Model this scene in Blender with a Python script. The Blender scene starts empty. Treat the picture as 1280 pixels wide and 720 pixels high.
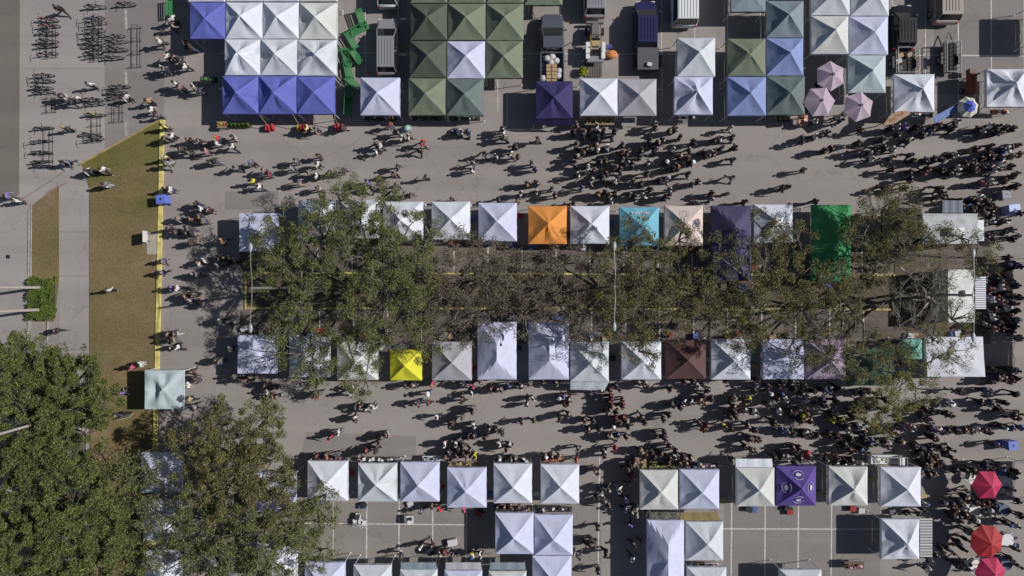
import bpy, bmesh, math, random
from mathutils import Vector, Matrix
R = math.radians
random.seed(11)
sc = bpy.context.scene
COL = sc.collection
# ------------------------------------------------------------------ camera, sky, sun, exposure
CAM_H = 56.0
cam_d = bpy.data.cameras.new('camera'); cam_d.lens = 24; cam_d.sensor_width = 36
cam_d.clip_start = 0.5; cam_d.clip_end = 3000
cam = bpy.data.objects.new('camera', cam_d); COL.objects.link(cam)
cam.location = (0, 0, CAM_H); cam.rotation_euler = (0, 0, 0)
sc.camera = cam
SUN_EL, SUN_X, SUN_Y = R(38.5), 1.0, 0.15
w = bpy.data.worlds.new('World'); sc.world = w; w.use_nodes = True
nt = w.node_tree
sky = nt.nodes.new('ShaderNodeTexSky'); sky.sky_type = 'NISHITA'; sky.sun_disc = False
sky.sun_elevation = SUN_EL; sky.sun_rotation = math.atan2(SUN_X, SUN_Y)
bg = nt.nodes['Background']; bg.inputs['Strength'].default_value = 0.05
nt.links.new(sky.outputs['Color'], bg.inputs['Color'])
sun_d = bpy.data.lights.new('sun', 'SUN'); sun_d.energy = 4.9; sun_d.angle = R(0.5); sun_d.color = (1, 0.955, 0.90)
sun = bpy.data.objects.new('sun', sun_d); COL.objects.link(sun); sun.location = (30, 5, 40)
h = math.hypot(SUN_X, SUN_Y)
sd = Vector((SUN_X/h*math.cos(SUN_EL), SUN_Y/h*math.cos(SUN_EL), math.sin(SUN_EL)))
sun.rotation_euler = sd.to_track_quat('Z', 'Y').to_euler()
sc.view_settings.view_transform = 'Standard'; sc.view_settings.look = 'None'
sc.view_settings.gamma = 1; sc.view_settings.exposure = -0.03
# ------------------------------------------------------------------ helpers
def W(px, py, z=0.0):
    """where the sight line through photo pixel (px, py) meets height z"""
    s = 1280.0/(1.5*(CAM_H-z))
    return ((px-640)/s, (360-py)/s)
PX = 1280.0/(1.5*CAM_H)       # photo pixels per metre on the ground
MATS = {}
def mat(name, col, rough=0.8, metal=0.0, noise=0.0, nscale=3.0, bump=0.0, bscale=30.0, col2=None, island=0.0, trans=0.0, spec=0.4, stretch=None, detail=6.0):
    if name in MATS: return MATS[name]
    m = bpy.data.materials.new(name); m.use_nodes = True; t = m.node_tree
    b = t.nodes['Principled BSDF']
    b.inputs['Base Color'].default_value = (*col, 1); b.inputs['Roughness'].default_value = rough
    b.inputs['Metallic'].default_value = metal; b.inputs['Specular IOR Level'].default_value = spec
    tc = t.nodes.new('ShaderNodeTexCoord'); vec = tc.outputs['Object']
    if stretch:
        mp = t.nodes.new('ShaderNodeMapping'); mp.inputs['Scale'].default_value = stretch
        t.links.new(vec, mp.inputs['Vector']); vec = mp.outputs['Vector']
    last = None
    if noise > 0 or col2:
        n = t.nodes.new('ShaderNodeTexNoise'); n.inputs['Scale'].default_value = nscale; n.inputs['Detail'].default_value = detail
        n.inputs['Roughness'].default_value = 0.62
        t.links.new(vec, n.inputs['Vector'])
        mx = t.nodes.new('ShaderNodeMix'); mx.data_type = 'RGBA'
        cr = t.nodes.new('ShaderNodeMapRange'); cr.inputs[1].default_value = 0.35; cr.inputs[2].default_value = 0.65
        t.links.new(n.outputs['Fac'], cr.inputs[0]); t.links.new(cr.outputs[0], mx.inputs[0])
        c2 = col2 if col2 else tuple(c*(1-noise) for c in col)
        c1 = col if col2 else tuple(c*(1+noise*0.6) for c in col)
        mx.inputs[6].default_value = (*c1, 1); mx.inputs[7].default_value = (*c2, 1)
        last = mx.outputs[2]
    if island > 0:
        g = t.nodes.new('ShaderNodeNewGeometry')
        hs = t.nodes.new('ShaderNodeHueSaturation')
        mr = t.nodes.new('ShaderNodeMapRange'); mr.inputs[3].default_value = 1-island; mr.inputs[4].default_value = 1+island*1.3
        t.links.new(g.outputs['Random Per Island'], mr.inputs[0]); t.links.new(mr.outputs[0], hs.inputs['Value'])
        mh = t.nodes.new('ShaderNodeMapRange'); mh.inputs[3].default_value = 0.485; mh.inputs[4].default_value = 0.515
        ml = t.nodes.new('ShaderNodeMath'); ml.operation = 'FRACT'
        mm = t.nodes.new('ShaderNodeMath'); mm.operation = 'MULTIPLY'; mm.inputs[1].default_value = 7.3
        t.links.new(g.outputs['Random Per Island'], mm.inputs[0]); t.links.new(mm.outputs[0], ml.inputs[0]); t.links.new(ml.outputs[0], mh.inputs[0])
        t.links.new(mh.outputs[0], hs.inputs['Hue'])
        if last: t.links.new(last, hs.inputs['Color'])
        else: hs.inputs['Color'].default_value = (*col, 1)
        last = hs.outputs['Color']
    if last: t.links.new(last, b.inputs['Base Color'])
    if bump > 0:
        n2 = t.nodes.new('ShaderNodeTexNoise'); n2.inputs['Scale'].default_value = bscale; n2.inputs['Detail'].default_value = 4
        t.links.new(vec, n2.inputs['Vector'])
        bp = t.nodes.new('ShaderNodeBump'); bp.inputs['Strength'].default_value = bump; bp.inputs['Distance'].default_value = 0.05
        t.links.new(n2.outputs['Fac'], bp.inputs['Height']); t.links.new(bp.outputs['Normal'], b.inputs['Normal'])
    if trans > 0:
        tr = t.nodes.new('ShaderNodeBsdfTranslucent'); ms = t.nodes.new('ShaderNodeMixShader'); ms.inputs[0].default_value = trans
        if last: t.links.new(last, tr.inputs['Color'])
        else: tr.inputs['Color'].default_value = (*col, 1)
        out = t.nodes['Material Output']
        t.links.new(b.outputs[0], ms.inputs[1]); t.links.new(tr.outputs[0], ms.inputs[2]); t.links.new(ms.outputs[0], out.inputs['Surface'])
    MATS[name] = m
    return m

class MB:
    def __init__(s): s.v = []; s.f = []; s.m = []; s.mi = 0
    def add(s, vs, fs):
        o = len(s.v); s.v += [tuple(v) for v in vs]
        for f in fs: s.f.append([i+o for i in f]); s.m.append(s.mi)
        return s
    def box(s, c, d, rz=0, taper=1.0, tilt=None):
        x, y, z = d[0]/2, d[1]/2, d[2]/2
        vs = []
        for k, zz in ((1, -z), (taper, z)):
            for a, b in ((-x, -y), (x, -y), (x, y), (-x, y)): vs.append(Vector((a*k, b*k, zz)))
        if tilt: vs = [Matrix.Rotation(tilt[0], 3, tilt[1]) @ v for v in vs]
        cr, sr = math.cos(rz), math.sin(rz)
        vs = [(c[0]+v.x*cr-v.y*sr, c[1]+v.x*sr+v.y*cr, c[2]+v.z) for v in vs]
        return s.add(vs, [(3, 2, 1, 0), (4, 5, 6, 7), (0, 1, 5, 4), (1, 2, 6, 5), (2, 3, 7, 6), (3, 0, 4, 7)])
    def tube(s, p0, p1, r0, r1=None, n=8, cap=True):
        r1 = r0 if r1 is None else r1
        p0, p1 = Vector(p0), Vector(p1); d = (p1-p0)
        if d.length < 1e-6: return s
        d.normalize(); a = d.orthogonal().normalized(); b = d.cross(a)
        vs = []
        for p, r in ((p0, r0), (p1, r1)):
            for k in range(n):
                t = 2*math.pi*k/n; vs.append(p+(a*math.cos(t)+b*math.sin(t))*r)
        fs = [(k, (k+1) % n, n+(k+1) % n, n+k) for k in range(n)]
        if cap: fs += [tuple(range(n-1, -1, -1)), tuple(range(n, 2*n))]
        return s.add(vs, fs)
    def path(s, pts, r, n=6):
        for a, b in zip(pts, pts[1:]): s.tube(a, b, r, n=n)
        return s
    def torus(s, c, Rr, r, axis='x', n=18, k=6):
        vs = []; fs = []
        for i in range(n):
            t = 2*math.pi*i/n
            for j in range(k):
                u = 2*math.pi*j/k; q = Rr+r*math.cos(u); zz = r*math.sin(u)
                p = (q*math.cos(t), q*math.sin(t), zz)
                if axis == 'x': p = (p[2], p[0], p[1])
                elif axis == 'y': p = (p[0], p[2], p[1])
                vs.append((c[0]+p[0], c[1]+p[1], c[2]+p[2]))
        for i in range(n):
            for j in range(k):
                fs.append((i*k+j, ((i+1) % n)*k+j, ((i+1) % n)*k+(j+1) % k, i*k+(j+1) % k))
        return s.add(vs, fs)
    def ball(s, c, r, n=8, m=6, zmin=-1.0):
        if not hasattr(r, '__len__'): r = (r, r, r)
        vs = []; fs = []
        a0 = math.asin(max(-1, min(1, zmin)))
        for j in range(m+1):
            ph = a0+(math.pi/2-a0)*j/m
            for i in range(n):
                t = 2*math.pi*i/n
                vs.append((c[0]+r[0]*math.cos(ph)*math.cos(t), c[1]+r[1]*math.cos(ph)*math.sin(t), c[2]+r[2]*math.sin(ph)))
        for j in range(m):
            for i in range(n): fs.append((j*n+i, j*n+(i+1) % n, (j+1)*n+(i+1) % n, (j+1)*n+i))
        fs.append(tuple(range(n-1, -1, -1)))
        return s.add(vs, fs)
    def prism(s, pts, z0, z1):
        n = len(pts); vs = [(x, y, z0) for x, y in pts]+[(x, y, z1) for x, y in pts]
        fs = [tuple(range(n-1, -1, -1)), tuple(range(n, 2*n))]+[(i, (i+1) % n, n+(i+1) % n, n+i) for i in range(n)]
        return s.add(vs, fs)
    def loft(s, rings):
        n = len(rings[0]); vs = [p for r in rings for p in r]; fs = []
        for j in range(len(rings)-1):
            for i in range(n): fs.append((j*n+i, j*n+(i+1) % n, (j+1)*n+(i+1) % n, (j+1)*n+i))
        fs += [tuple(range(n-1, -1, -1)), tuple(range((len(rings)-1)*n, len(rings)*n))]
        return s.add(vs, fs)
    def build(s, name, mats, parent=None, smooth=False, loc=None, rz=0, sharp=None, bevel=0):
        me = bpy.data.meshes.new(name); me.from_pydata(s.v, [], s.f)
        if not isinstance(mats, (list, tuple)): mats = [mats]
        for m in mats: me.materials.append(m)
        if len(mats) > 1: me.polygons.foreach_set('material_index', s.m)
        if bevel:
            bm = bmesh.new(); bm.from_mesh(me)
            bmesh.ops.bevel(bm, geom=[e for e in bm.edges if e.is_manifold and e.calc_face_angle(0) > 0.5], offset=bevel, segments=2, affect='EDGES', clamp_overlap=True)
            bm.to_mesh(me); bm.free()
        if smooth:
            me.polygons.foreach_set('use_smooth', [True]*len(me.polygons))
            if sharp: me.set_sharp_from_angle(angle=R(sharp))
        me.update()
        o = bpy.data.objects.new(name, me); COL.objects.link(o)
        if parent: o.parent = parent
        if loc: o.location = loc
        o.rotation_euler = (0, 0, rz)
        return o
def inst(name, me, parent, mats=None, loc=None, rot=None):
    o = bpy.data.objects.new(name, me); COL.objects.link(o); o.parent = parent
    if loc: o.location = loc
    if rot: o.rotation_euler = rot
    if mats:
        for i, m in enumerate(mats):
            o.material_slots[i].link = 'OBJECT'; o.material_slots[i].material = m
    return o
def tag(o, label, cat, group=None, kind=None):
    if label: o['label'] = label
    if cat: o['category'] = cat
    if group: o['group'] = group
    if kind: o['kind'] = kind
    return o
def thing(name, label, cat, loc, rz=0, group=None):
    o = bpy.data.objects.new(name, None); o.empty_display_size = 0.3; COL.objects.link(o)
    o.location = (loc[0], loc[1], loc[2] if len(loc) > 2 else 0); o.rotation_euler = (0, 0, rz)
    return tag(o, label, cat, group)
def struct(o): o['kind'] = 'structure'; return o
def copy_tree(o, parent=None):
    c = o.copy(); COL.objects.link(c); c.parent = parent
    for ch in list(o.children): copy_tree(ch, c)
    return c

# ------------------------------------------------------------------ ground and paving
def layered_ground(name, base, dark, light, stain, scale=0.05, grit=0.16, cracks=0.45):
    m = bpy.data.materials.new(name); m.use_nodes = True; t = m.node_tree; b = t.nodes['Principled BSDF']
    b.inputs['Roughness'].default_value = 0.9; b.inputs['Specular IOR Level'].default_value = 0.25
    tc = t.nodes.new('ShaderNodeTexCoord')
    def nz(sc_, det, rough=0.6, dist=0):
        n = t.nodes.new('ShaderNodeTexNoise'); n.inputs['Scale'].default_value = sc_; n.inputs['Detail'].default_value = det
        n.inputs['Roughness'].default_value = rough; n.inputs['Distortion'].default_value = dist
        t.links.new(tc.outputs['Object'], n.inputs['Vector']); return n.outputs['Fac']
    def mix(fac, a, bcol, lo, hi):
        mr = t.nodes.new('ShaderNodeMapRange'); mr.inputs[1].default_value = lo; mr.inputs[2].default_value = hi
        t.links.new(fac, mr.inputs[0]); mx = t.nodes.new('ShaderNodeMix'); mx.data_type = 'RGBA'
        t.links.new(mr.outputs[0], mx.inputs[0])
        for k, c in ((6, a), (7, bcol)):
            if isinstance(c, tuple): mx.inputs[k].default_value = (*c, 1)
            else: t.links.new(c, mx.inputs[k])
        return mx.outputs[2]
    c = mix(nz(scale, 5), dark, light, 0.35, 0.65)
    c = mix(nz(scale*9, 5, 0.65, 0.6), c, base, 0.4, 0.62)
    c = mix(nz(0.33, 7, 0.7, 0.3), c, stain, 0.60, 0.80)
    mpx = t.nodes.new('ShaderNodeMapping'); mpx.inputs['Scale'].default_value = (0.02, 0.5, 1); t.links.new(tc.outputs['Object'], mpx.inputs['Vector'])
    ns = t.nodes.new('ShaderNodeTexNoise'); ns.inputs['Scale'].default_value = 1.0; ns.inputs['Detail'].default_value = 5; t.links.new(mpx.outputs['Vector'], ns.inputs['Vector'])
    sx = t.nodes.new('ShaderNodeMix'); sx.data_type = 'RGBA'; sx.blend_type = 'MULTIPLY'; sx.inputs[0].default_value = 1
    t.links.new(c, sx.inputs[6]); t.links.new(mix(ns.outputs['Fac'], (0.86,)*3, (1.08,)*3, 0.3, 0.7), sx.inputs[7]); c = sx.outputs[2]
    vo = t.nodes.new('ShaderNodeTexVoronoi'); vo.feature = 'DISTANCE_TO_EDGE'; vo.inputs['Scale'].default_value = 0.13
    wp = t.nodes.new('ShaderNodeTexNoise'); wp.inputs['Scale'].default_value = 0.6; wp.inputs['Detail'].default_value = 5; t.links.new(tc.outputs['Object'], wp.inputs['Vector'])
    wa = t.nodes.new('ShaderNodeMix'); wa.data_type = 'VECTOR'; wa.inputs[0].default_value = 0.85
    vs_ = t.nodes.new('ShaderNodeVectorMath'); vs_.operation = 'SCALE'; vs_.inputs['Scale'].default_value = 3.0; t.links.new(wp.outputs['Color'], vs_.inputs[0])
    va = t.nodes.new('ShaderNodeVectorMath'); va.operation = 'ADD'; t.links.new(tc.outputs['Object'], va.inputs[0]); t.links.new(vs_.outputs[0], va.inputs[1]); t.links.new(va.outputs[0], vo.inputs['Vector'])
    ck = t.nodes.new('ShaderNodeMix'); ck.data_type = 'RGBA'; ck.blend_type = 'MULTIPLY'; ck.inputs[0].default_value = cracks
    t.links.new(c, ck.inputs[6]); t.links.new(mix(vo.outputs['Distance'], (0.72,)*3, (1.0,)*3, 0.003, 0.010), ck.inputs[7]); c = ck.outputs[2]
    mm = t.nodes.new('ShaderNodeMix'); mm.data_type = 'RGBA'; mm.blend_type = 'MULTIPLY'; mm.inputs[0].default_value = 1
    t.links.new(c, mm.inputs[6])
    g = mix(nz(14, 3, 0.7), (1-grit,)*3, (1+grit,)*3, 0.3, 0.7); t.links.new(g, mm.inputs[7])
    t.links.new(mm.outputs[2], b.inputs['Base Color'])
    bp = t.nodes.new('ShaderNodeBump'); bp.inputs['Strength'].default_value = 0.25; bp.inputs['Distance'].default_value = 0.02
    t.links.new(nz(40, 3), bp.inputs['Height']); t.links.new(bp.outputs['Normal'], b.inputs['Normal'])
    return m
asphalt = layered_ground('worn_asphalt', (0.262, 0.240, 0.228), (0.232, 0.213, 0.204), (0.285, 0.262, 0.248), (0.185, 0.17, 0.162))
asphalt2 = layered_ground('grey_asphalt', (0.205, 0.190, 0.185), (0.185, 0.172, 0.168), (0.225, 0.21, 0.203), (0.15, 0.138, 0.134))
concrete = layered_ground('pale_concrete', (0.285, 0.268, 0.26), (0.25, 0.236, 0.23), (0.315, 0.298, 0.29), (0.205, 0.193, 0.186), grit=0.08)
taupe = layered_ground('taupe_pavement', (0.155, 0.138, 0.122), (0.145, 0.13, 0.117), (0.168, 0.15, 0.133), (0.12, 0.108, 0.098), grit=0.06)
grass_m = layered_ground('dry_grass', (0.155, 0.118, 0.056), (0.098, 0.098, 0.034), (0.235, 0.165, 0.105), (0.12, 0.12, 0.045), scale=0.09, grit=0.5, cracks=0)
grassg_m = layered_ground('green_grass', (0.125, 0.115, 0.036), (0.095, 0.098, 0.026), (0.16, 0.14, 0.058), (0.08, 0.073, 0.03), scale=0.2, grit=0.5, cracks=0)
mulch_m = layered_ground('median_soil', (0.095, 0.075, 0.056), (0.075, 0.066, 0.038), (0.125, 0.105, 0.08), (0.04, 0.032, 0.026), scale=0.22, grit=0.6, cracks=0)  # median soil, its colour darkened to paint in the tree shade
paint_w = mat('white_road_paint', (0.48, 0.46, 0.44), 0.7, noise=0.35, nscale=5)
paint_w2 = mat('faded_road_paint', (0.34, 0.32, 0.30), 0.7, noise=0.4, nscale=4)
paint_y = mat('yellow_kerb_paint', (0.56, 0.48, 0.16), 0.6, noise=0.3, nscale=2.5)
paint_y2 = mat('faded_yellow_paint', (0.30, 0.25, 0.10), 0.6, noise=0.3, nscale=2.5)
steel = mat('galvanised_steel', (0.38, 0.38, 0.40), 0.45, 0.6)
white_metal = mat('white_metal', (0.62, 0.62, 0.64), 0.4)
dark_metal = mat('dark_metal', (0.03, 0.03, 0.033), 0.45, 0.3)
rubber = mat('rubber', (0.015, 0.015, 0.016), 0.8)
glass_m = mat('dark_glass', (0.012, 0.014, 0.018), 0.08, spec=0.8)

def sheet(name, pts, m, z, thick=0):
    mb = MB(); q = [W(*p) for p in pts]
    if thick: mb.prism(q, z-thick, z)
    else: mb.add([(x, y, z) for x, y in q], [tuple(range(len(q)))[::-1] if True else 0])
    o = mb.build(name, m)
    me = o.data
    if me.polygons[0].normal.z < 0 and not thick: me.flip_normals()
    return struct(o)
def strip(mb, p, q, wpx, z0, z1):
    a, b = Vector(W(*p)), Vector(W(*q)); d = (b-a).normalized(); n = Vector((-d.y, d.x))*wpx/PX/2
    mb.prism([tuple(a-n), tuple(b-n), tuple(b+n), tuple(a+n)], z0, z1)
g = MB(); g.add([(-320, -320, 0), (320, -320, 0), (320, 320, 0), (-320, 320, 0)], [(0, 1, 2, 3)]); struct(g.build('ground', asphalt))
sheet('plaza_pavement', [(-700, -500), (131, -500), (131, 186), (27, 251), (-700, 660)], concrete, 0.006)
sheet('street_lane', [(-500, -500), (27, -500), (24, 249), (-500, 249)], taupe, 0.010)
sheet('side_lane', [(131, -500), (205, -500), (205, 147), (131, 186)], asphalt2, 0.004)
sheet('west_pavement', [(-700, 640), (0, 283), (40, 258), (40, 1200), (-700, 1200)], concrete, 0.010)
sheet('footpath', [(74, 226), (112, 226), (112, 1200), (73, 1200)], concrete, 0.012)
sheet('diagonal_footpath', [(-60, 290), (98, 203), (131, 186), (112, 226), (74, 226), (40, 258), (-60, 316)], concrete, 0.014)
sheet('grass_strip', [(112, 204), (203, 152), (195, 560), (192, 1200), (112, 1200)], grass_m, 0.05, 0.05)
sheet('grass_corner', [(103, 205), (203, 149), (201, 205), (150, 212), (112, 235)], grassg_m, 0.058, 0.05)
sheet('lawn_strip', [(41, 256), (74, 232), (74, 350), (68, 402), (40, 402)], grass_m, 0.05, 0.05)
sheet('west_lawn', [(40, 470), (73, 430), (73, 1200), (40, 1200)], grassg_m, 0.05, 0.05)
sheet('sign_pad', [(184, 291), (199, 291), (199, 318), (184, 318)], mat('tan_concrete', (0.33, 0.30, 0.25), noise=0.1), 0.09, 0.08)
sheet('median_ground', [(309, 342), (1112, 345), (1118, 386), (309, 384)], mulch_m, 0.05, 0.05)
sheet('asphalt_patch', [(281, 239), (348, 239), (348, 262), (281, 262)], asphalt2, 0.004)
sheet('asphalt_patch', [(383, 540), (520, 545), (520, 572), (375, 572)], asphalt2, 0.004)
sheet('parking_surface', [(375, 628), (752, 628), (752, 960), (375, 960)], layered_ground('parking_asphalt', (0.215, 0.198, 0.185), (0.195, 0.18, 0.168), (0.24, 0.222, 0.207), (0.155, 0.142, 0.134)), 0.004)
sheet('parking_surface', [(905, 628), (1100, 628), (1100, 960), (905, 960)], MATS.get('x') or asphalt2, 0.004)
sheet('road_end', [(1168, -400), (1600, -400), (1600, 118), (1168, 118)], asphalt2, 0.004)
brown_shade_paving = layered_ground('leafy_paving', (0.130, 0.110, 0.097), (0.098, 0.082, 0.070), (0.165, 0.142, 0.126), (0.06, 0.048, 0.04), scale=0.16, grit=0.35)  # brownish asphalt with the shade under the trees painted into its colour
sheet('median_paving', [(300, 306), (1238, 306), (1238, 341), (300, 341)], brown_shade_paving, 0.004)
sheet('median_paving', [(300, 387), (1238, 387), (1238, 430), (300, 430)], brown_shade_paving, 0.004)
sheet('median_ground', [(1118, 318), (1184, 318), (1184, 412), (1118, 412)], mulch_m, 0.04, 0.04)
# kerbs, painted lines
mb = MB(); strip(mb, (203.5, 150), (197, 460), 5.2, 0, 0.14); strip(mb, (197, 460), (194, 570), 5.2, 0, 0.14); strip(mb, (194, 570), (190, 900), 4.5, 0, 0.14)
tag(mb.build('yellow_kerb', paint_y), 'long yellow painted kerb between the dry grass and the crowded asphalt', 'kerb')
mb = MB(); strip(mb, (100, 206), (203, 149), 2.2, 0, 0.12); tag(mb.build('pale_kerb', paint_y2), 'diagonal pale yellow kerb running up to the grass tip', 'kerb')
mb = MB()
strip(mb, (307.5, 340), (307.5, 387), 2.2, 0, 0.12); strip(mb, (309, 341), (1113, 344), 2.0, 0, 0.12); strip(mb, (309, 385), (1116, 387), 2.2, 0, 0.12); strip(mb, (1117, 343), (1120, 388), 2.0, 0, 0.12)
tag(mb.build('median_kerb', mat('median_kerb_paint', (0.42, 0.36, 0.13), noise=0.4, nscale=1.0)), 'thin yellow kerb round the planted median under the trees', 'kerb')
mb = MB()
for k in range(-4, 9): mb.mi = 0; strip(mb, (1157-41.2*k-0.8, -40), (1157-41.2*k, 140), 1.5, 0.004, 0.012)
for k in (13, 14, 15, 16, 17): strip(mb, (1157-41.2*k, 12), (1157-41.2*k+1, 140), 1.3, 0.004, 0.010)
strip(mb, (400, 66), (900, 68), 1.4, 0.004, 0.0135); strip(mb, (1110, 69), (1400, 70.5), 1.6, 0.004, 0.0135)
strip(mb, (634, 118), (634, 158), 1.6, 0.004, 0.010); 
for k in range(-6, 12): strip(mb, (610+42.5*k, 308), (610+42.5*k, 339), 1.6, 0.004, 0.013)
for k in range(-6, 12): strip(mb, (612+42.5*k, 389), (612+42.5*k, 426), 1.5, 0.004, 0.013)
for x in (417, 458.5, 499, 541, 583): strip(mb, (x, 626), (x-0.5, 704), 1.7 if x != 417 else 1.1, 0.004, 0.013)
strip(mb, (380, 654), (583, 656), 1.6, 0.004, 0.0165)
for x in (914.5, 956.5, 998, 1039.5): strip(mb, (x, 628), (x-1, 760), 1.7, 0.004, 0.013)
strip(mb, (899, 661), (1100, 661.5), 1.6, 0.004, 0.0165)
strip(mb, (749.5, 572), (747, 760), 1.6, 0.004, 0.010); strip(mb, (1163, 571), (1163, 588), 2, 0.004, 0.010); strip(mb, (1163, 640), (1162, 740), 1.5, 0.004, 0.010)
strip(mb, (1204, 573), (1204, 586), 1.6, 0.004, 0.010)
struct(mb.build('parking_lines', paint_w))
mb = MB()
for y0, y1 in ((10, 38), (88, 108), (152, 170)): strip(mb, (157, y0), (158, y1), 3.2, 0.004, 0.011)
struct(mb.build('lane_markings', paint_w2))
mb = MB(); strip(mb, (23, 252), (82, 214), 1.2, 0, 0.022); strip(mb, (56, 242), (84, 228), 1.2, 0, 0.022); struct(mb.build('path_edge_lines', mat('red_edge', (0.22, 0.15, 0.14), noise=0.2)))
mb = MB(); 
for x0, y0, x1, y1 in ((40, 256, 39, 346), (37, 262, 36, 346), (36, 402, 35, 425), (60, 402, 60, 425)): strip(mb, (x0, y0), (x1, y1), 1.0, 0.0, 0.1)
struct(mb.build('path_edging', paint_w2))
mb = MB(); strip(mb, (73.5, 290), (113, 290), 0.8, 0, 0.016); strip(mb, (73.5, 345), (113, 345), 0.8, 0, 0.016); strip(mb, (29, 86), (131, 86), 0.6, 0, 0.010)
struct(mb.build('paving_joints', mat('joint', (0.17, 0.16, 0.15))))
# ------------------------------------------------------------------ tents
FAB = {
 'W': (0.60, 0.63, 0.71), 'L': (0.51, 0.54, 0.71), 'O': (0.54, 0.56, 0.55), 'G': (0.38, 0.375, 0.42), 'C': (0.53, 0.57, 0.62),
 'B': (0.115, 0.135, 0.44), 'S': (0.17, 0.20, 0.145), 'D': (0.082, 0.097, 0.074), 'T': (0.13, 0.165, 0.165), 'U': (0.22, 0.28, 0.52), 'V': (0.20, 0.25, 0.29),
 'N': (0.040, 0.036, 0.12), 'A': (0.66, 0.27, 0.065), 'K': (0.15, 0.40, 0.53), 'E': (0.58, 0.50, 0.46), 'F': (0.065, 0.058, 0.125), 'Z': (0.05, 0.038, 0.034),
 'R': (0.05, 0.25, 0.095), 'Y': (0.62, 0.60, 0.045), 'M': (0.10, 0.055, 0.055), 'H': (0.33, 0.27, 0.36), 'P': (0.10, 0.065, 0.27), 'J': (0.06, 0.11, 0.075), 'Q': (0.17, 0.40, 0.34), 'X': (0.42, 0.50, 0.53)}
def fab(code):
    return mat('canvas_'+code, FAB[code], 0.75, bump=0.55, bscale=2.0, noise=0.10, nscale=0.9, trans=0.10, spec=0.25)
TENTS = []
def tent(x0, y0, x1, y1, code, label, ref, kind='pyr', eave=2.1, peak=1.0, skew=0.0, sag=0.06, group='canopy tents of the festival', wind=0.0, side=None):
    ax, ay = W(x0, y1, eave); bx, by = W(x1, y0, eave)
    cx, cy = (ax+bx)/2, (ay+by)/2; wx, wy = (bx-ax)/2, (by-ay)/2
    t = thing('canopy_tent', label, 'tent', (cx, cy, 0), 0, group)
    m = fab(code); N = 14; rr = random.Random(int(x0*7+y0*13)); mb = MB()
    shear = skew/PX
    if kind in ('pyr', 'flat'): ring = None
    px_, py_ = rr.uniform(-0.05, 0.05)*wx, rr.uniform(-0.05, 0.05)*wy
    wr = [(rr.uniform(0, 6.28), rr.uniform(3, 7), rr.uniform(0.4, 1)) for _ in range(4)]
    for j in range(N+1):
        for i in range(N+1):
            u, v = i/N*2-1, j/N*2-1; X, Y = u*wx, v*wy
            if kind == 'hip':
                d = min((wx-abs(X)), (wy-abs(Y)))/min(wx, wy); hgt = peak*d; a, b_ = abs(u), abs(v)
            else:
                mm = max(abs(u), abs(v)); d = 1-mm; hgt = peak*d; a, b_ = min(abs(u), abs(v)), mm
                rat = (a/b_) if b_ > 1e-6 else 1
                hgt -= sag*peak*4*(1-rat*rat)*d*mm*1.3
                if kind == 'flat': hgt = peak*0.9*(1-math.sqrt(max(0, mm)))*0.55+0.02-0.25*wind*math.exp(-((u+0.45)**2*30+(v+0.05)**2*4))
                k = d*d; X += px_*k; Y += py_*k
            wv = 0
            for ph, fr, am in wr:
                ang = math.atan2(v, u+1e-6); wv += am*math.sin(ang*fr+ph+d*2)*0.011
            hgt += wv*(1+2*wind)*min(1, 4*d)*2.0
            e = 1-0.012*(1-min(1, abs(a)))*(1 if d < 0.01 else 0)
            mb.v.append((X*e+shear*v, Y*e, eave+hgt))
    for j in range(N):
        for i in range(N):
            a = j*(N+1)+i; b = a+1; c = b+N+1; dd = a+N+1
            if (i < N/2) == (j < N/2): mb.f += [[a, b, c], [a, c, dd]]
            else: mb.f += [[a, b, dd], [b, c, dd]]
            mb.m += [0, 0]
    canopy = mb.build('canopy', m, t, smooth=True, sharp=14 if kind != 'flat' else 60)
    if kind == 'hip':
        pass
    vb = MB()
    cs = [(-wx-shear, -wy), (wx-shear, -wy), (wx+shear, wy), (-wx+shear, wy)]
    for k in range(4):
        p, q = Vector(cs[k]), Vector(cs[(k+1) % 4]); n = 10; nn = Vector((q.y-p.y, p.x-q.x)).normalized()
        for s_ in range(n):
            a, b = p.lerp(q, s_/n), p.lerp(q, (s_+1)/n)
            o0 = nn*0.012*(1+math.sin(s_*2.1)); o1 = nn*0.012*(1+math.sin((s_+1)*2.1))
            vb.add([(a.x, a.y, eave), (b.x, b.y, eave), (b.x+o1.x, b.y+o1.y, eave-0.26), (a.x+o0.x, a.y+o0.y, eave-0.26)], [(3, 2, 1, 0)])
    vb.build('valance', m, canopy, smooth=True)
    for sx, sy in ((-1, -1), (1, -1), (1, 1), (-1, 1)):
        lm = MB(); x, y = sx*(wx-0.05)+shear*sy, sy*(wy-0.05)
        lm.box((x, y, eave/2), (0.045, 0.045, eave-0.02)); lm.box((x, y, 0.012), (0.13, 0.13, 0.02)); lm.build('leg', white_metal, t)
    fr = MB(); z = eave-0.12
    for (a, b) in (((-1, -1), (1, -1)), ((1, -1), (1, 1)), ((1, 1), (-1, 1)), ((-1, 1), (-1, -1))):
        A = Vector((a[0]*(wx-.06)+shear*a[1], a[1]*(wy-.06), z)); B = Vector((b[0]*(wx-.06)+shear*b[1], b[1]*(wy-.06), z)); M_ = (A+B)/2
        dz = Vector((0, 0, 0.35))
        fr.tube(A, M_-dz, 0.015, n=5); fr.tube(M_-dz, B, 0.015, n=5); fr.tube(A-dz, M_, 0.015, n=5); fr.tube(M_, B-dz, 0.015, n=5)
    fr.build('frame', steel, t)
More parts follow.
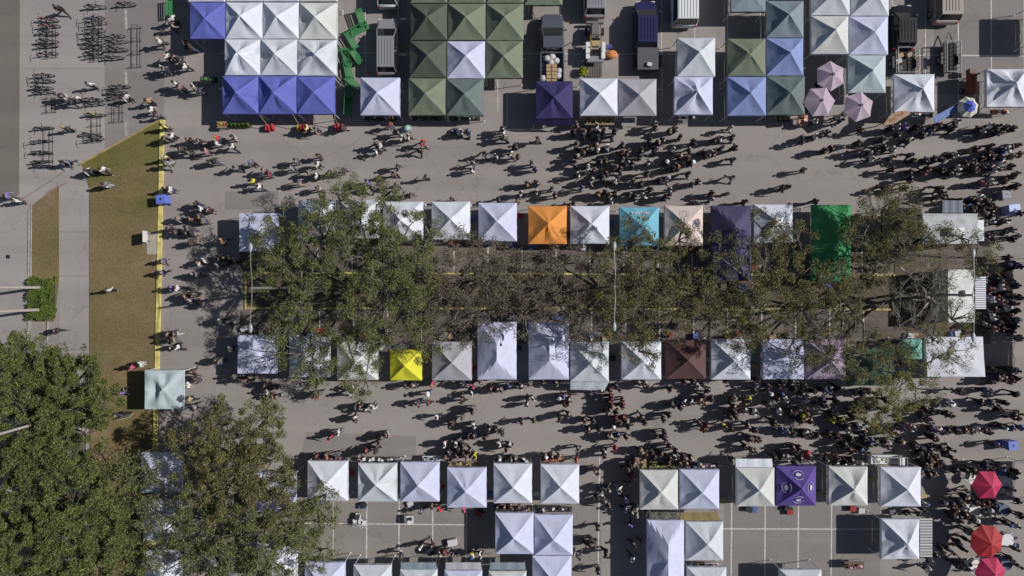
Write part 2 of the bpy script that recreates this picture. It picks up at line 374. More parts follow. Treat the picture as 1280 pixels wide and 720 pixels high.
    if side:
        for sd_ in side:
            sw = MB()
            if sd_ == 'W': sw.box((-wx+0.03, 0, eave/2-0.02), (0.02, 2*wy-0.1, eave-0.2))
            if sd_ == 'E': sw.box((wx-0.03, 0, eave/2-0.02), (0.02, 2*wy-0.1, eave-0.2))
            if sd_ == 'S': sw.box((0, -wy+0.03, eave/2-0.02), (2*wx-0.1, 0.02, eave-0.2))
            if sd_ == 'N': sw.box((0, wy-0.03, eave/2-0.02), (2*wx-0.1, 0.02, eave-0.2))
            sw.build('side_wall', m, t)
    TENTS.append((x0, y0, x1, y1, ref)); t['w'] = wx
    del t['w']
    return t, canopy, wx, wy
GB = 'tents of the blue and white block'
tent(235, -44, 281, 2, 'W', 'white canopy cut by the top photo edge above the lone blue corner tent', 'the lone blue corner tent', group=GB)
tent(283, -44, 328, 1.5, 'W', 'white canopy mostly cut off by the top edge, left one above the white block', 'the cut-off left white tent', group=GB)
tent(329, -44, 374, 1.5, 'W', 'white canopy mostly cut off by the top edge, middle one above the white block', 'the cut-off middle white tent', group=GB)
tent(375, -44, 421, 1.5, 'O', 'off-white canopy mostly cut off by the top edge, right one above the white block', 'the cut-off right white tent', group=GB)
tent(237.7, 3, 281.5, 48.5, 'B', 'blue canopy sticking out alone at the left of the white tent block', 'the lone blue corner tent', peak=0.6, group=GB)
tent(282.5, 3, 328, 48.3, 'W', 'white canopy in the top row of the block, directly right of the lone blue one', 'the top left white block tent', wind=0.5, group=GB)
tent(328.8, 3, 373.4, 48.3, 'W', 'white canopy in the middle of the top row of the blue and white block', 'the top middle white block tent', group=GB)
tent(374.2, 3.4, 421, 49, 'O', 'off-white canopy at the right end of the block\'s top row beside green chairs', 'the top right white block tent', sag=0.14, wind=0.8, group=GB)
tent(281, 49, 325.3, 94, 'W', 'white canopy at the left of the middle row, above the leftmost blue tent', 'the middle left white block tent', sag=0.12, wind=1, group=GB)
tent(326, 49, 371.5, 94, 'C', 'white canopy in the very centre of the blue and white block', 'the centre white block tent', sag=0.12, wind=0.6, group=GB)
tent(372.2, 49.7, 420.5, 94.5, 'C', 'pale canopy at the right of the middle row above the rightmost blue tent', 'the middle right white block tent', sag=0.13, wind=0.8, group=GB)
tent(278, 95, 323, 142.5, 'B', 'blue canopy with a dark crease, leftmost of the three blue tents in a row', 'the leftmost blue row tent', sag=0.12, wind=0.8, group=GB)
tent(323.8, 95, 370.5, 142.5, 'B', 'blue canopy in the middle of the row of three blue tents', 'the middle blue row tent', sag=0.1, wind=0.6, group=GB)
tent(371.3, 95.5, 418, 142.5, 'B', 'blue canopy at the right end of the row of three blue tents', 'the right blue row tent', peak=0.8, group=GB)
tent(450.5, 97, 499.5, 144, 'L', 'white canopy standing alone in front of the silver van', 'the white tent below the silver van')
GG = 'tents of the sage green block'
for k, (a, b) in enumerate(((513, 559), (560, 607), (608, 654.5), (655.5, 703))):
    tent(a, -42, b, 3.5 if k < 3 else 6, 'S', ['dark sage canopy cut by the top edge at the left of the green block', 'sage canopy cut by the top edge in the middle of the green block', 'sage canopy cut by the top edge at the right of the green block', 'sage canopy cut by the top edge beside the grey pickup truck'][k], ['the cut left sage tent', 'the cut middle sage tent', 'the cut right sage tent', 'the sage tent by the pickup'][k], group=GG)
tent(513, 4.5, 559, 50, 'D', 'dark green canopy in the upper left corner of the green block', 'the upper left dark green tent', group=GG, wind=0.5)
tent(560, 4.5, 607, 50, 'S', 'sage canopy directly above the single white one in the green block', 'the sage tent above the white one', group=GG)
tent(607.8, 4.5, 654.3, 50.3, 'S', 'sage canopy in the upper right corner of the green block', 'the upper right sage tent', group=GG)
tent(512, 51, 558, 97, 'D', 'dark green canopy directly left of the single white one in the green block', 'the dark green tent left of white', group=GG)
tent(559, 51.5, 606.3, 98, 'L', 'single white canopy set within the sage green block', 'the single white tent in green', group=GG)
tent(607, 51, 653.5, 97.5, 'S', 'sage canopy directly right of the single white one', 'the sage tent right of white', group=GG)
tent(510.5, 97.8, 557, 144, 'S', 'sage canopy at the lower left corner of the green block', 'the lower left sage tent', group=GG)
tent(558, 98.6, 604.5, 144.5, 'T', 'grey-green canopy directly below the single white one, beside an open gap', 'the grey-green tent below the white', group=GG)
tent(669.5, 101.5, 716, 148, 'N', 'navy canopy behind the loaded pickup truck', 'the square navy tent', peak=0.8)
tent(725, 98, 772, 144.5, 'W', 'white canopy directly right of the navy one with gold goods in front', 'the white tent beside navy')
tent(772.7, 98.7, 820.6, 144.7, 'G', 'light grey canopy joined to the right side of a white one below the trailer', 'the light grey tent', )
tent(846.6, 47.2, 894, 95.4, 'C', 'upper of two white canopies joined end to end below the box van', 'the upper joined white tent')
tent(843, 95.8, 891, 143.2, 'L', 'wrinkled lower of two white canopies joined end to end', 'the lower joined white tent', wind=1, sag=0.1)
GC = 'tents of the blue and slate block'
tent(914, -30, 957, 14.5, 'V', 'slate canopy at the top edge above the green one', 'the cut slate tent', group=GC, peak=0.3)
tent(958, 1, 1004.5, 47, 'V', 'slate grey canopy at the top right of the blue and green block', 'the upper slate tent', group=GC)
tent(909.5, 48.3, 957, 95, 'S', 'moss green canopy above the left blue one with a creased cross', 'the moss green tent', group=GC, wind=0.6)
tent(957.8, 47.7, 1004, 94.5, 'U', 'blue canopy under the slate one at the right of the block', 'the upper right blue tent', group=GC)
tent(909.5, 96, 957.5, 144.5, 'U', 'blue canopy at the lower left corner of the blue and green block', 'the lower left blue tent', group=GC)
tent(958.3, 95.2, 1006, 143.5, 'T', 'slate green canopy at the lower right of the blue and green block', 'the lower slate green tent', group=GC)
GD = 'tents of the white food court block'
tent(1013.5, -28, 1062.3, 19, 'C', 'white canopy at the top edge above the pale one with a small mark', 'the top edge white court tent', group=GD)
tent(1063.5, -27, 1111, 19.7, 'C', 'white canopy at the top edge beside the black pickup', 'the white tent by black pickup', group=GD)
tent(1014, 20, 1060.5, 67.5, 'O', 'off-white canopy above the highest mauve umbrella', 'the off-white umbrella-side tent', group=GD)
tent(1061.5, 20.5, 1110, 68.3, 'L', 'lavender-white canopy in the middle right of the food court block', 'the lavender court tent', group=GD)
tent(1060, 69, 1107, 116, 'X', 'pale grey-green canopy directly above the right mauve umbrella', 'the pale grey-green tent', group=GD)
tent(1118, 92.7, 1168, 140, 'W', 'white canopy beside the tan wooden board', 'the white tent by the board', wind=0.6, sag=0.1)
tent(1233.5, 86.3, 1283, 133.5, 'W', 'billowing white canopy at the right edge by the blue and cream umbrella', 'the billowing right edge tent', wind=1.6, sag=0.16)
tent(1294, 4, 1342, 52, 'W', 'white canopy off the right edge that throws a square shadow', 'the off-edge tent', eave=2.3)
for k, yy in enumerate((322, 373, 424, 580)):  # unseen canopies, added only to throw shade in from the right edge
    tent(1286, yy, 1336, yy+50, 'C', ['canopy past the right edge level with the upright food trailer', 'canopy past the right edge below the upright food trailer', 'canopy past the right edge level with the big dappled tent', 'canopy past the right edge level with the upper pink parasol'][k], 'the off-edge tent', eave=2.4)
GE = 'tents in the upper row along the tree median'
tent(299, 266.5, 347, 314, 'L', 'lavender-white canopy at the left end of the upper median row', 'the left end upper median tent', kind='flat', group=GE)
tent(373, 249.5, 420, 297, 'C', 'white canopy half hidden by branches, second from left in the upper median row', 'the second upper median tent', group=GE)
tent(421.5, 249.5, 474, 298, 'C', 'white canopy behind pale twigs, third from left in the upper median row', 'the third upper median tent', group=GE)
tent(479, 252, 528.5, 300, 'W', 'white canopy with leaves across it, fourth from left in the upper median row', 'the fourth upper median tent', group=GE)
tent(539.5, 252, 587.5, 299.3, 'W', 'clean white canopy second left of the orange one', 'the clean white tent', group=GE)
tent(598, 253.5, 646, 301.5, 'L', 'lavender-white canopy directly left of the orange one', 'the tent left of orange', group=GE)
tent(660.5, 257.5, 708.5, 305, 'A', 'bright orange canopy in the upper median row', 'the orange tent', group=GE, peak=0.85, wind=0.5)
tent(713, 257.5, 761.7, 304.5, 'W', 'white canopy directly right of the orange one', 'the tent right of orange', group=GE)
T_teal = tent(775, 259, 823.6, 307, 'K', 'sky blue canopy with white lettering on its upper panel', 'the sky blue tent', group=GE)
tent(831, 257, 878.7, 307, 'E', 'beige canopy with a faint ring drawn on its upper panel', 'the beige tent', group=GE)
tent(889.5, 257, 939, 351, 'F', 'long dark purple-grey canopy under bare branches', 'the long dark purple tent', kind='hip', group=GE)
tent(942.5, 255.5, 991, 303, 'W', 'white canopy crossed by leaf shadows right of the long purple one', 'the white tent beside purple', group=GE)
tent(1015.5, 256, 1063.7, 352, 'R', 'long vivid green canopy in the upper median row', 'the long green tent', kind='hip', group=GE, wind=0.8)
tent(1103, 261, 1152, 307, 'Z', 'dark brown canopy under foliage left of the grey-roofed food trailer', 'the dark brown tent', group=GE)
GF = 'tents in the lower row along the tree median'
tent(297, 419, 346, 467, 'L', 'lavender-white canopy at the left end of the lower median row under a lamp head', 'the left end lower median tent', kind='flat', group=GF)
tent(361.7, 421, 412, 471.5, 'C', 'white canopy veiled by branches, second from left in the lower median row', 'the second lower median tent', group=GF)
tent(421.4, 427, 472, 475, 'O', 'off-white canopy directly left of the yellow one', 'the tent left of yellow', group=GF)
tent(487.7, 437, 527, 475.5, 'Y', 'small bright yellow canopy in the lower median row', 'the yellow tent', group=GF, peak=0.8)
tent(540, 427, 589.5, 475.5, 'G', 'light grey canopy directly right of the yellow one', 'the tent right of yellow', group=GF)
tent(597, 402.5, 645.5, 474.5, 'L', 'long white hipped canopy with a small dark tag near its ridge', 'the tagged long white tent', kind='hip', group=GF)
tent(661, 403, 711, 474.5, 'L', 'long lavender hipped canopy speckled with leaf shade', 'the long lavender tent', kind='hip', group=GF)
tent(713, 427, 761, 477, 'C', 'white canopy with a front awning, directly right of the long lavender one', 'the awning white tent', group=GF)
tent(777, 427, 826.5, 474.5, 'W', 'white canopy directly left of the dark maroon one', 'the tent left of maroon', group=GF)
tent(832, 425, 882.5, 473.5, 'M', 'dark maroon canopy in the lower median row', 'the maroon tent', group=GF)
tent(889, 424, 938, 474.5, 'W', 'white canopy directly right of the dark maroon one', 'the tent right of maroon', group=GF)
tent(954, 424, 1005, 474, 'L', 'lavender canopy with a dull sheen directly left of the mauve one', 'the tent left of mauve', kind='flat', group=GF)
tent(1007, 424, 1057, 474, 'H', 'mauve canopy in the lower median row under the trees', 'the mauve tent', group=GF)
tent(1061, 434, 1118, 482, 'J', 'dark green canopy half hidden by leaves right of the mauve one', 'the dark green median tent', group=GF)
tent(1128.5, 424, 1152.5, 449, 'Q', 'small teal canopy beside the big white one', 'the small teal tent', group=GF, peak=0.5)
tent(1157.6, 421, 1230, 471, 'W', 'big white canopy dappled by branch shadows at the right of the median', 'the big dappled white tent', group=GF, peak=0.7, kind='flat', skew=-1.5)
GH = 'tents in the bottom vendor row'
tent(384.5, 576.3, 434.5, 626, 'W', 'white canopy at the left end of the bottom row, corner under foliage', 'the first bottom row tent', group=GH)
tent(447.5, 579, 496, 627, 'C', 'white canopy with creased peak, second in the bottom row', 'the second bottom row tent', group=GH, sag=0.13, wind=0.7)
tent(500.5, 577.5, 549, 627, 'L', 'lavender-white canopy, third in the bottom row', 'the third bottom row tent', group=GH)
tent(559, 584.5, 608, 634.5, 'L', 'lavender canopy set lower than its neighbours, fourth in the bottom row', 'the fourth bottom row tent', group=GH)
tent(617, 579.5, 665, 629, 'W', 'white canopy above the L-shaped white group', 'the fifth bottom row tent', group=GH)
tent(676, 580.5, 724, 629.5, 'W', 'white canopy beside the walkway, sixth in the bottom row', 'the sixth bottom row tent', group=GH)
tent(619, 641, 667, 692.5, 'L', 'lavender-white canopy at the left of the L-shaped group of three', 'the left L-group tent', group=GH)
tent(667.8, 643.2, 716, 694, 'L', 'lavender-white canopy at the corner of the L-shaped group of three', 'the corner L-group tent', group=GH)
tent(665.5, 694.8, 714.5, 743, 'L', 'lavender-white canopy at the foot of the L-shaped group, cut by bottom edge', 'the foot L-group tent', group=GH)
tent(800, 587.5, 847.5, 637, 'O', 'off-white canopy right of the walkway, left of a matching pair', 'the left pair white tent', group=GH)
tent(850, 587, 899, 636, 'L', 'lavender-white canopy, right of a matching pair', 'the right pair tent', group=GH)
tent(920.5, 584.5, 968, 633, 'O', 'off-white canopy directly left of the purple one', 'the tent left of purple', group=GH)
T_purp = tent(970.5, 582.5, 1020, 632, 'P', 'purple canopy with a white round emblem on each panel', 'the purple emblem tent', group=GH)
tent(1036, 583.3, 1084.5, 632, 'O', 'off-white canopy directly right of the purple one', 'the tent right of purple', group=GH, sag=0.12, wind=0.7)
tent(1101, 584, 1151, 633, 'W', 'white canopy below the glass-sided cart', 'the tent below the cart', group=GH, wind=0.8, sag=0.1)
tent(1102, 649, 1149, 699, 'W', 'white canopy with a striped awning on its right side', 'the striped-awning tent', group=GH, wind=0.8, sag=0.1)
tent(809, 650, 855, 742, 'L', 'long lavender-white canopy with a ridge, cut by the bottom edge', 'the long bottom edge tent', kind='hip', group=GH)
tent(857.3, 652, 904, 700.5, 'C', 'white canopy joined to the right of the long ridged one', 'the tent right of the long one', group=GH)
for k, (a, b, c, d, cc) in enumerate(((442, 706, 489, 753, 'C'), (500, 712, 546.5, 758, 'C'), (555.5, 713, 602.5, 760, 'L'), (611, 714, 658, 761, 'O'), (859, 709, 908, 756, 'C'), (975, 712, 1027, 758, 'C'))):
    tent(a, b, c, d, cc, ['white canopy peeking over the bottom edge beside the lower foliage', 'white canopy at the bottom edge under the parking lines', 'lavender-white canopy at the bottom edge below the chairs', 'off-white canopy at the bottom edge left of the L-shaped group', 'white canopy at the bottom edge below the joined long tent', 'pale canopy at the bottom edge below the empty parking bays'][k],
         ['the first bottom edge tent', 'the second bottom edge tent', 'the third bottom edge tent', 'the fourth bottom edge tent', 'the fifth bottom edge tent', 'the sixth bottom edge tent'][k], group='tents along the bottom edge')
GT = 'tents under the lower left trees'
tent(177, 566, 227, 616, 'L', 'lavender-white canopy speckled by leaves at the end of the yellow kerb', 'the tent at the kerb end', group=GT)
tent(179, 625, 225.5, 676, 'W', 'white canopy glinting through the trees below the kerb-end one', 'the upper tree-hidden tent', group=GT)
tent(178, 688, 226, 738, 'W', 'white canopy under the trees near the bottom edge, left column', 'the lower tree-hidden tent', group=GT)
tent(320, 591, 369.5, 640, 'L', 'lavender-white canopy with leaves across it left of the bottom row', 'the leafy left tent', group=GT)
tent(321, 676, 371, 724, 'W', 'white canopy dappled by foliage near the bottom edge', 'the dappled bottom tent', group=GT)
tent(381, 703, 431, 750, 'L', 'lavender canopy at the bottom edge half under foliage', 'the foliage bottom edge tent', group=GT)
tent(181, 462.5, 229, 511.5, 'X', 'pale teal-grey flat canopy with a dented top standing across the yellow kerb', 'the tent across the kerb', kind='flat', peak=0.9, wind=1.4)
# lettering on the sky blue tent, emblems on the purple one, tag on the long white one
def place_on_panel(o, canopy, side, wx, wy, along, size, eave=2.1, peak=1.0):
    # side: 'N' panel slopes down towards +y. along = 0 at peak .. 1 at eave
    o.parent = canopy
    ang = {'N': 0, 'W': math.pi/2, 'S': math.pi, 'E': -math.pi/2}[side]
    half = wy if side in 'NS' else wx
    slope = math.atan2(peak, half)
    M = Matrix.Rotation(ang, 4, 'Z') @ Matrix.Translation((0, along*half, eave+peak*(1-along)+0.075)) @ Matrix.Rotation(-slope, 4, 'X')
    o.matrix_local = M
def text_mesh(body, size, name, m):
    cu = bpy.data.curves.new(name, 'FONT'); cu.body = body; cu.size = size; cu.align_x = 'CENTER'; cu.align_y = 'CENTER'; cu.extrude = 0.004; cu.offset = 0.008
    o = bpy.data.objects.new(name, cu); COL.objects.link(o)
    me = bpy.data.meshes.new_from_object(o); COL.objects.unlink(o); bpy.data.objects.remove(o)
    me.materials.clear(); me.materials.append(m)
    o = bpy.data.objects.new(name, me); COL.objects.link(o); return o
white_ink = mat('white_print', (0.52, 0.53, 0.60), 0.7, noise=0.3, nscale=9)
o = text_mesh('KIMITUM', 0.34, 'lettering', white_ink); place_on_panel(o, T_teal[1], 'N', T_teal[2], T_teal[3], 0.66, 1, peak=0.95)
em = MB()
em.prism([(0.0, -0.17), (0.06, -0.02), (0.03, 0.08), (-0.03, 0.08), (-0.06, -0.02)], 0, 0.006)
em.mi = 1
for a in (-0.9, -0.45, 0.45, 0.9): em.prism([(0.05*math.sin(a), 0.03), (0.26*math.sin(a)-0.03, 0.03+0.12*math.cos(a)), (0.24*math.sin(a)+0.03, -0.03+0.08*math.cos(a))], 0, 0.007)
o = em.build('emblem', [mat('yellow_print', (0.55, 0.5, 0.15)), mat('green_print', (0.08, 0.22, 0.08))]); place_on_panel(o, T_teal[1], 'N', T_teal[2], T_teal[3], 0.42, 1, peak=0.95)
for side, al in (('N', 0.62), ('W', 0.6), ('S', 0.62), ('E', 0.6)):
    em = MB()
    em.ball((0, 0.02, 0), (0.25, 0.11, 0.004), 16, 3); em.ball((-0.1, 0.07, 0), (0.12, 0.1, 0.005), 10, 3); em.ball((0.1, 0.06, 0), (0.13, 0.09, 0.005), 10, 3); em.ball((0, 0.12, 0), (0.10, 0.07, 0.006), 10, 3)
    for a0, a1, rr_, in ((-50, 50, 0.42), (130, 230, 0.42), (60, 80, 0.40), (-80, -60, 0.40)):
        pts = [(rr_*math.sin(R(a)), rr_*0.85*math.cos(R(a)), 0.003) for a in range(a0, a1+1, 10)]
        for p, q in zip(pts, pts[1:]): em.tube(p, q, 0.022, n=4)
    o = em.build('emblem', white_ink); place_on_panel(o, T_purp[1], side, T_purp[2], T_purp[3], al, 1)
o = MB().torus((0, 0, 0), 0.28, 0.015, 'z', 20, 4).build('ring_print', mat('grey_print', (0.25, 0.23, 0.22)))
for ob in bpy.data.objects:
    if ob.get('label', '').startswith('beige canopy'): place_on_panel(o, ob.children[0], 'N', 1.55, 1.6, 0.55, 1)
    if ob.get('label', '').startswith('long white hipped'):
        tg = MB(); tg.box((0.33, 0.55, 2.95), (0.16, 0.22, 0.04)); tg.path([(0.33, 0.66, 2.96), (0.3, 1.1, 2.9), (0.0, 1.55, 2.8)], 0.02); tg.build('tag', dark_metal, ob.children[0])
# awnings and loose covers
def awning(pts_hi, pts_lo, zh, zl, m, label, name='awning', cat='awning', stripes=0, sm=None):
    """sloping cloth between two edges (photo pixels), on two poles"""
    A, B = [W(*p, zh) for p in pts_hi]; C_, D = [W(*p, zl) for p in pts_lo]
    ox, oy = (A[0]+B[0]+C_[0]+D[0])/4, (A[1]+B[1]+C_[1]+D[1])/4
    t = thing(name, label, cat, (ox, oy, 0)); q = [Vector((A[0]-ox, A[1]-oy, zh)), Vector((B[0]-ox, B[1]-oy, zh)), Vector((D[0]-ox, D[1]-oy, zl)), Vector((C_[0]-ox, C_[1]-oy, zl))]
    mb = MB(); n = max(10, stripes)
    for k in range(n):
        a, b = q[0].lerp(q[1], k/n), q[0].lerp(q[1], (k+1)/n); c, d = q[3].lerp(q[2], (k+1)/n), q[3].lerp(q[2], k/n)
        mb.mi = k % 2 if stripes else 0
        s0, s1 = 0.02*math.sin(k*1.7), 0.02*math.sin((k+1)*1.7)
        up = Vector((0, 0, 1))
        mb.add([a+up*s0, b+up*s1, c+up*s1, d+up*s0, a+up*(s0-.02), b+up*(s1-.02), c+up*(s1-.02), d+up*(s0-.02)], [(0, 3, 2, 1), (4, 5, 6, 7), (0, 1, 5, 4), (2, 3, 7, 6), (1, 2, 6, 5), (3, 0, 4, 7)])
    mb.build('cover', [m, sm] if stripes else m, t)
    for p in (q[2], q[3]):
        MB().tube((p.x, p.y, 0), (p.x, p.y, p.z), 0.02, n=6).build('pole', steel, t)
    return t
awning([(713, 477.5), (761, 477.5)], [(713, 487), (756, 488)], 2.05, 1.5, fab('C'), 'white front awning hanging below the white tent right of the long lavender one')
awning([(919.5, 584), (966, 584)], [(920, 573.5), (965, 573.5)], 2.05, 1.9, fab('W'), 'narrow white awning above the off-white tent left of the purple one')
awning([(849.5, 650.5), (901, 650.5)], [(851, 640.5), (896, 640.5)], 2.05, 1.75, mat('olive_tarp', (0.20, 0.16, 0.07), bump=0.4, bscale=3), 'olive brown tarpaulin flap above the joined white tent', 'tarpaulin', 'tarpaulin')
awning([(811, 649.5), (854, 649.5)], [(812, 640), (849, 640)], 2.0, 1.75, mat('mottled_tarp', (0.10, 0.10, 0.09), noise=0.8, nscale=5, bump=0.4), 'dark mottled tarpaulin flap above the long ridged tent', 'tarpaulin', 'tarpaulin')
awning([(1150, 648), (1150, 696)], [(1165.5, 648), (1165.5, 696)], 2.05, 1.8, mat('awning_pale', (0.34, 0.34, 0.36)), 'grey and black striped awning on the right side of the lower right white tent', stripes=27, sm=mat('awning_dark', (0.13, 0.14, 0.14)))
awning([(668, 149), (716, 149)], [(667, 156.5), (717, 157)], 2.0, 1.3, fab('N'), 'narrow navy flap hanging below the square navy tent')
for a, b, mm in ((500, 546, 'V'), (556, 602, 'G'), (612, 657, 'V')):
    awning([(a+1, 712), (b, 712)], [(a+1, 703), (b-1, 703)], 2.05, 1.95, fab(mm), {500: 'grey flap above the bottom edge tent under the parking lines', 556: 'light grey flap above the lavender tent at the bottom edge', 612: 'slate flap above the bottom edge tent beside the L-shaped group'}[a])
# ------------------------------------------------------------------ umbrellas
def umbrella(px, py, rpx, n, m, label, group=None, rot=0.0, z=2.45, m2=None, hub=None):
    x, y = W(px, py, z); r = rpx*1.5*(CAM_H-z)/1280
    t = thing('parasol', label, 'parasol', (x, y, 0), rot, group)
    mb = MB(); rings = 5
    mb.v.append((0, 0, z+0.35))
    for j in range(1, rings+1):
        f = j/rings
        for k in range(n*2):
            a = math.pi*k/n; rr = r*f*(1.0 if k % 2 == 0 else math.cos(math.pi/n)*0.985)
            zz = z+0.35-0.55*f**1.15-(0 if k % 2 == 0 else 0.05*f)
            mb.v.append((rr*math.cos(a), rr*math.sin(a), zz))
    for k in range(n*2): mb.f.append([0, 1+k, 1+(k+1) % (2*n)]); mb.m.append(0)
    for j in range(rings-1):
        for k in range(n*2):
            a = 1+j*2*n+k; b = 1+j*2*n+(k+1) % (2*n); mb.f.append([a, a+2*n, b+2*n, b]); mb.m.append(1 if (m2 and j >= 2) else 0)
    c = mb.build('canopy', [m, m2] if m2 else m, t, smooth=True, sharp=8)
    MB().tube((0, 0, 0), (0, 0, z+0.4), 0.025, n=8).build('pole', steel, t)
    MB().tube((0, 0, 0), (0, 0, 0.09), 0.26, 0.2, n=14).build('base', dark_metal, t)
    if hub: MB().torus((0, 0, z+0.34), 0.09, 0.022, 'z', 12, 5).build('vent_ring', hub, c)
    MB().ball((0, 0, z+0.42), 0.04).build('finial', hub or steel, t)
    return t
mauve = mat('mauve_canvas', (0.42, 0.34, 0.42), 0.8, noise=0.05, trans=0.1)
GU = 'mauve parasols of the food court'
umbrella(1039.5, 94, 19.2, 6, mauve, 'mauve parasol nearest the off-white tent, highest of three', GU, 0.55, hub=dark_metal)
umbrella(1025.5, 126.5, 20, 6, mauve, 'mauve parasol at lower left of the three', GU, 0.08, hub=dark_metal)
umbrella(1074.5, 132.5, 19.5, 6, mauve, 'mauve parasol at lower right of the three, below the grey-green tent', GU, 0.35, hub=dark_metal)
umbrella(1212, 133, 13.5, 8, mat('blue_canvas', (0.09, 0.13, 0.50)), 'cream parasol with a blue centre beside the blue banner', None, 0.2, m2=mat('cream_canvas', (0.52, 0.50, 0.42)))
pink = mat('pink_canvas', (0.42, 0.022, 0.085), 0.7, noise=0.08, trans=0.1); redc = mat('red_canvas', (0.33, 0.02, 0.025), 0.7, noise=0.1, trans=0.1)
GR = 'red parasols over the lower right tables'
umbrella(1236, 607, 19.5, 6, pink, 'crimson pink parasol, highest at the lower right', GR, 0.0)
umbrella(1235.5, 678, 21.5, 8, redc, 'brick red parasol, in the middle of three at the lower right', GR, 0.3)
umbrella(1240, 716, 20, 6, pink, 'crimson pink parasol cut by the bottom edge', GR, 0.1)

# ------------------------------------------------------------------ vehicles
def ring(y, hw, z0, z1, ch=0.12):
    return [(-hw, y, z0), (-hw, y, z1-ch), (-hw+ch, y, z1), (hw-ch, y, z1), (hw, y, z1-ch), (hw, y, z0)]
def wheel(t, x, y, r=0.34, wd=0.22):
    w_ = MB().tube((x-wd/2, y, r), (x+wd/2, y, r), r, n=18).build('wheel', rubber, t)
    MB().tube((x-wd/2-0.01, y, r), (x+wd/2+0.01, y, r), r*0.55, n=12).build('rim', steel, w_)
def vehicle(name, cat, label, px0, py0, px1, py1, paint, kind, zt=1.3, rz=0):
    ax, ay = W(px0, py1, zt); bx, by = W(px1, py0, zt); cx, cy = (ax+bx)/2, (ay+by)/2; Wd, L = (bx-ax)/2, (by-ay)
    t = thing(name, label, cat, (cx, cy, 0), rz); H = L/2
    hood = 1.0 if kind != 'van' else 1.15
    b = MB()
    if kind == 'pickup':
        st = [(-0.06*L, Wd, 0.4, 1.1), (0.24*L, Wd, 0.4, 1.08), (0.30*L, Wd*0.99, 0.4, hood+0.02), (0.45*L, Wd*0.93, 0.42, hood-0.04), (0.49*L, Wd*0.8, 0.45, 0.85)]
    else:
        st = [(-0.49*L, Wd*0.88, 0.45, 0.95), (-0.46*L, Wd*0.97, 0.38, 1.05), (-0.2*L, Wd, 0.35, 1.06), (0.2*L, Wd, 0.35, 1.06), (0.30*L, Wd*0.98, 0.38, hood), (0.44*L, Wd*0.9, 0.42, hood-0.1), (0.49*L, Wd*0.74, 0.46, 0.8)]
    b.loft([ring(*s_) for s_ in st])
    body = b.build('body', paint, t, smooth=True, sharp=35)
    if kind == 'pickup': c0, c1, r0, r1, top = -0.05*L, 0.30*L, -0.02*L, 0.13*L, 1.70
    elif kind == 'van': c0, c1, r0, r1, top = -0.47*L, 0.36*L, -0.45*L, 0.24*L, 2.0
    else: c0, c1, r0, r1, top = -0.46*L, 0.31*L, -0.40*L, 0.12*L, 1.66
    wl, wr = Wd*0.93, Wd*0.78
    zb = 1.04
    MB().add([(-wl, c0, zb), (wl, c0, zb), (wl*0.97, c1, zb-0.02), (-wl*0.97, c1, zb-0.02), (-wr, r0, top-0.05), (wr, r0, top-0.05), (wr, r1, top-0.05), (-wr, r1, top-0.05)],
             [(3, 2, 1, 0), (4, 5, 6, 7), (0, 1, 5, 4), (1, 2, 6, 5), (2, 3, 7, 6), (3, 0, 4, 7)]).build('window', glass_m, t, bevel=0.04)
    rf = MB().box((0, (r0+r1)/2, top-0.02), (wr*2+0.06, (r1-r0)+0.08, 0.08)).build('roof', paint, t, bevel=0.03)
    if kind == 'suv':
        rb = MB()
        for k in range(5): rb.box((-0.5+0.25*k, (r0+r1)/2, top+0.035), (0.04, (r1-r0)*0.82, 0.03))
        rb.build('roof_rib', paint, rf)
    if kind == 'van':
        rb = MB()
        for k in range(7): rb.box((-wr*0.85+wr*1.7/6*k, (r0+r1)/2, top+0.03), (0.09, (r1-r0)*0.96, 0.04))
        rb.build('roof_rib', paint, rf)
    pl = MB()
    for sx in (-1, 1):
        for ya, yb in ((c1, r1), (c0, r0)): pl.tube((sx*wl*0.97, ya, zb), (sx*wr, yb, top-0.03), 0.04, n=5)
        pl.tube((sx*wl, (c0+c1)/2, zb), (sx*wr, (r0+r1)/2, top-0.03), 0.04, n=5)
    pl.build('pillar', paint, t)
    if kind == 'pickup':
        bd = MB(); y0, y1 = -0.49*L, -0.062*L; z0, z1 = 0.62, 1.12; yc = (y0+y1)/2; ln = y1-y0
        bd.box((0, yc, z0), (Wd*1.9, ln, 0.08)); bd.box((-Wd*0.95, yc, 0.82), (0.1, ln, 0.66)); bd.box((Wd*0.95, yc, 0.82), (0.1, ln, 0.66))
        bd.box((0, y0, 0.9), (Wd*1.8, 0.07, 0.5)); bd.box((0, y1-0.04, 0.9), (Wd*1.8, 0.06, 0.5)); bd.build('cargo_bed', paint, t)
    for sx in (-1, 1):
        MB().box((sx*(Wd+0.1), c1-0.25, 1.12), (0.2, 0.1, 0.14)).build('mirror', dark_metal, t, bevel=0.02)
        MB().box((sx*Wd*0.62, 0.482*L, 0.74), (0.32, 0.12, 0.16)).build('headlight', mat('lamp_glass', (0.6, 0.6, 0.62), 0.15), t, bevel=0.02)
        MB().box((sx*Wd*0.8, -0.488*L, 0.85), (0.16, 0.08, 0.25)).build('tail_light', mat('red_lamp', (0.35, 0.01, 0.01), 0.2), t)
        wheel(t, sx*(Wd-0.12), 0.31*L); wheel(t, sx*(Wd-0.12), -0.31*L)
    gr = MB().box((0, 0.497*L, 0.62), (Wd*1.3, 0.06, 0.3)).build('bumper', dark_metal, t)
    return t
silver = mat('silver_paint', (0.30, 0.30, 0.32), 0.35, 0.35); grey_p = mat('grey_blue_paint', (0.10, 0.115, 0.15), 0.3, 0.3)
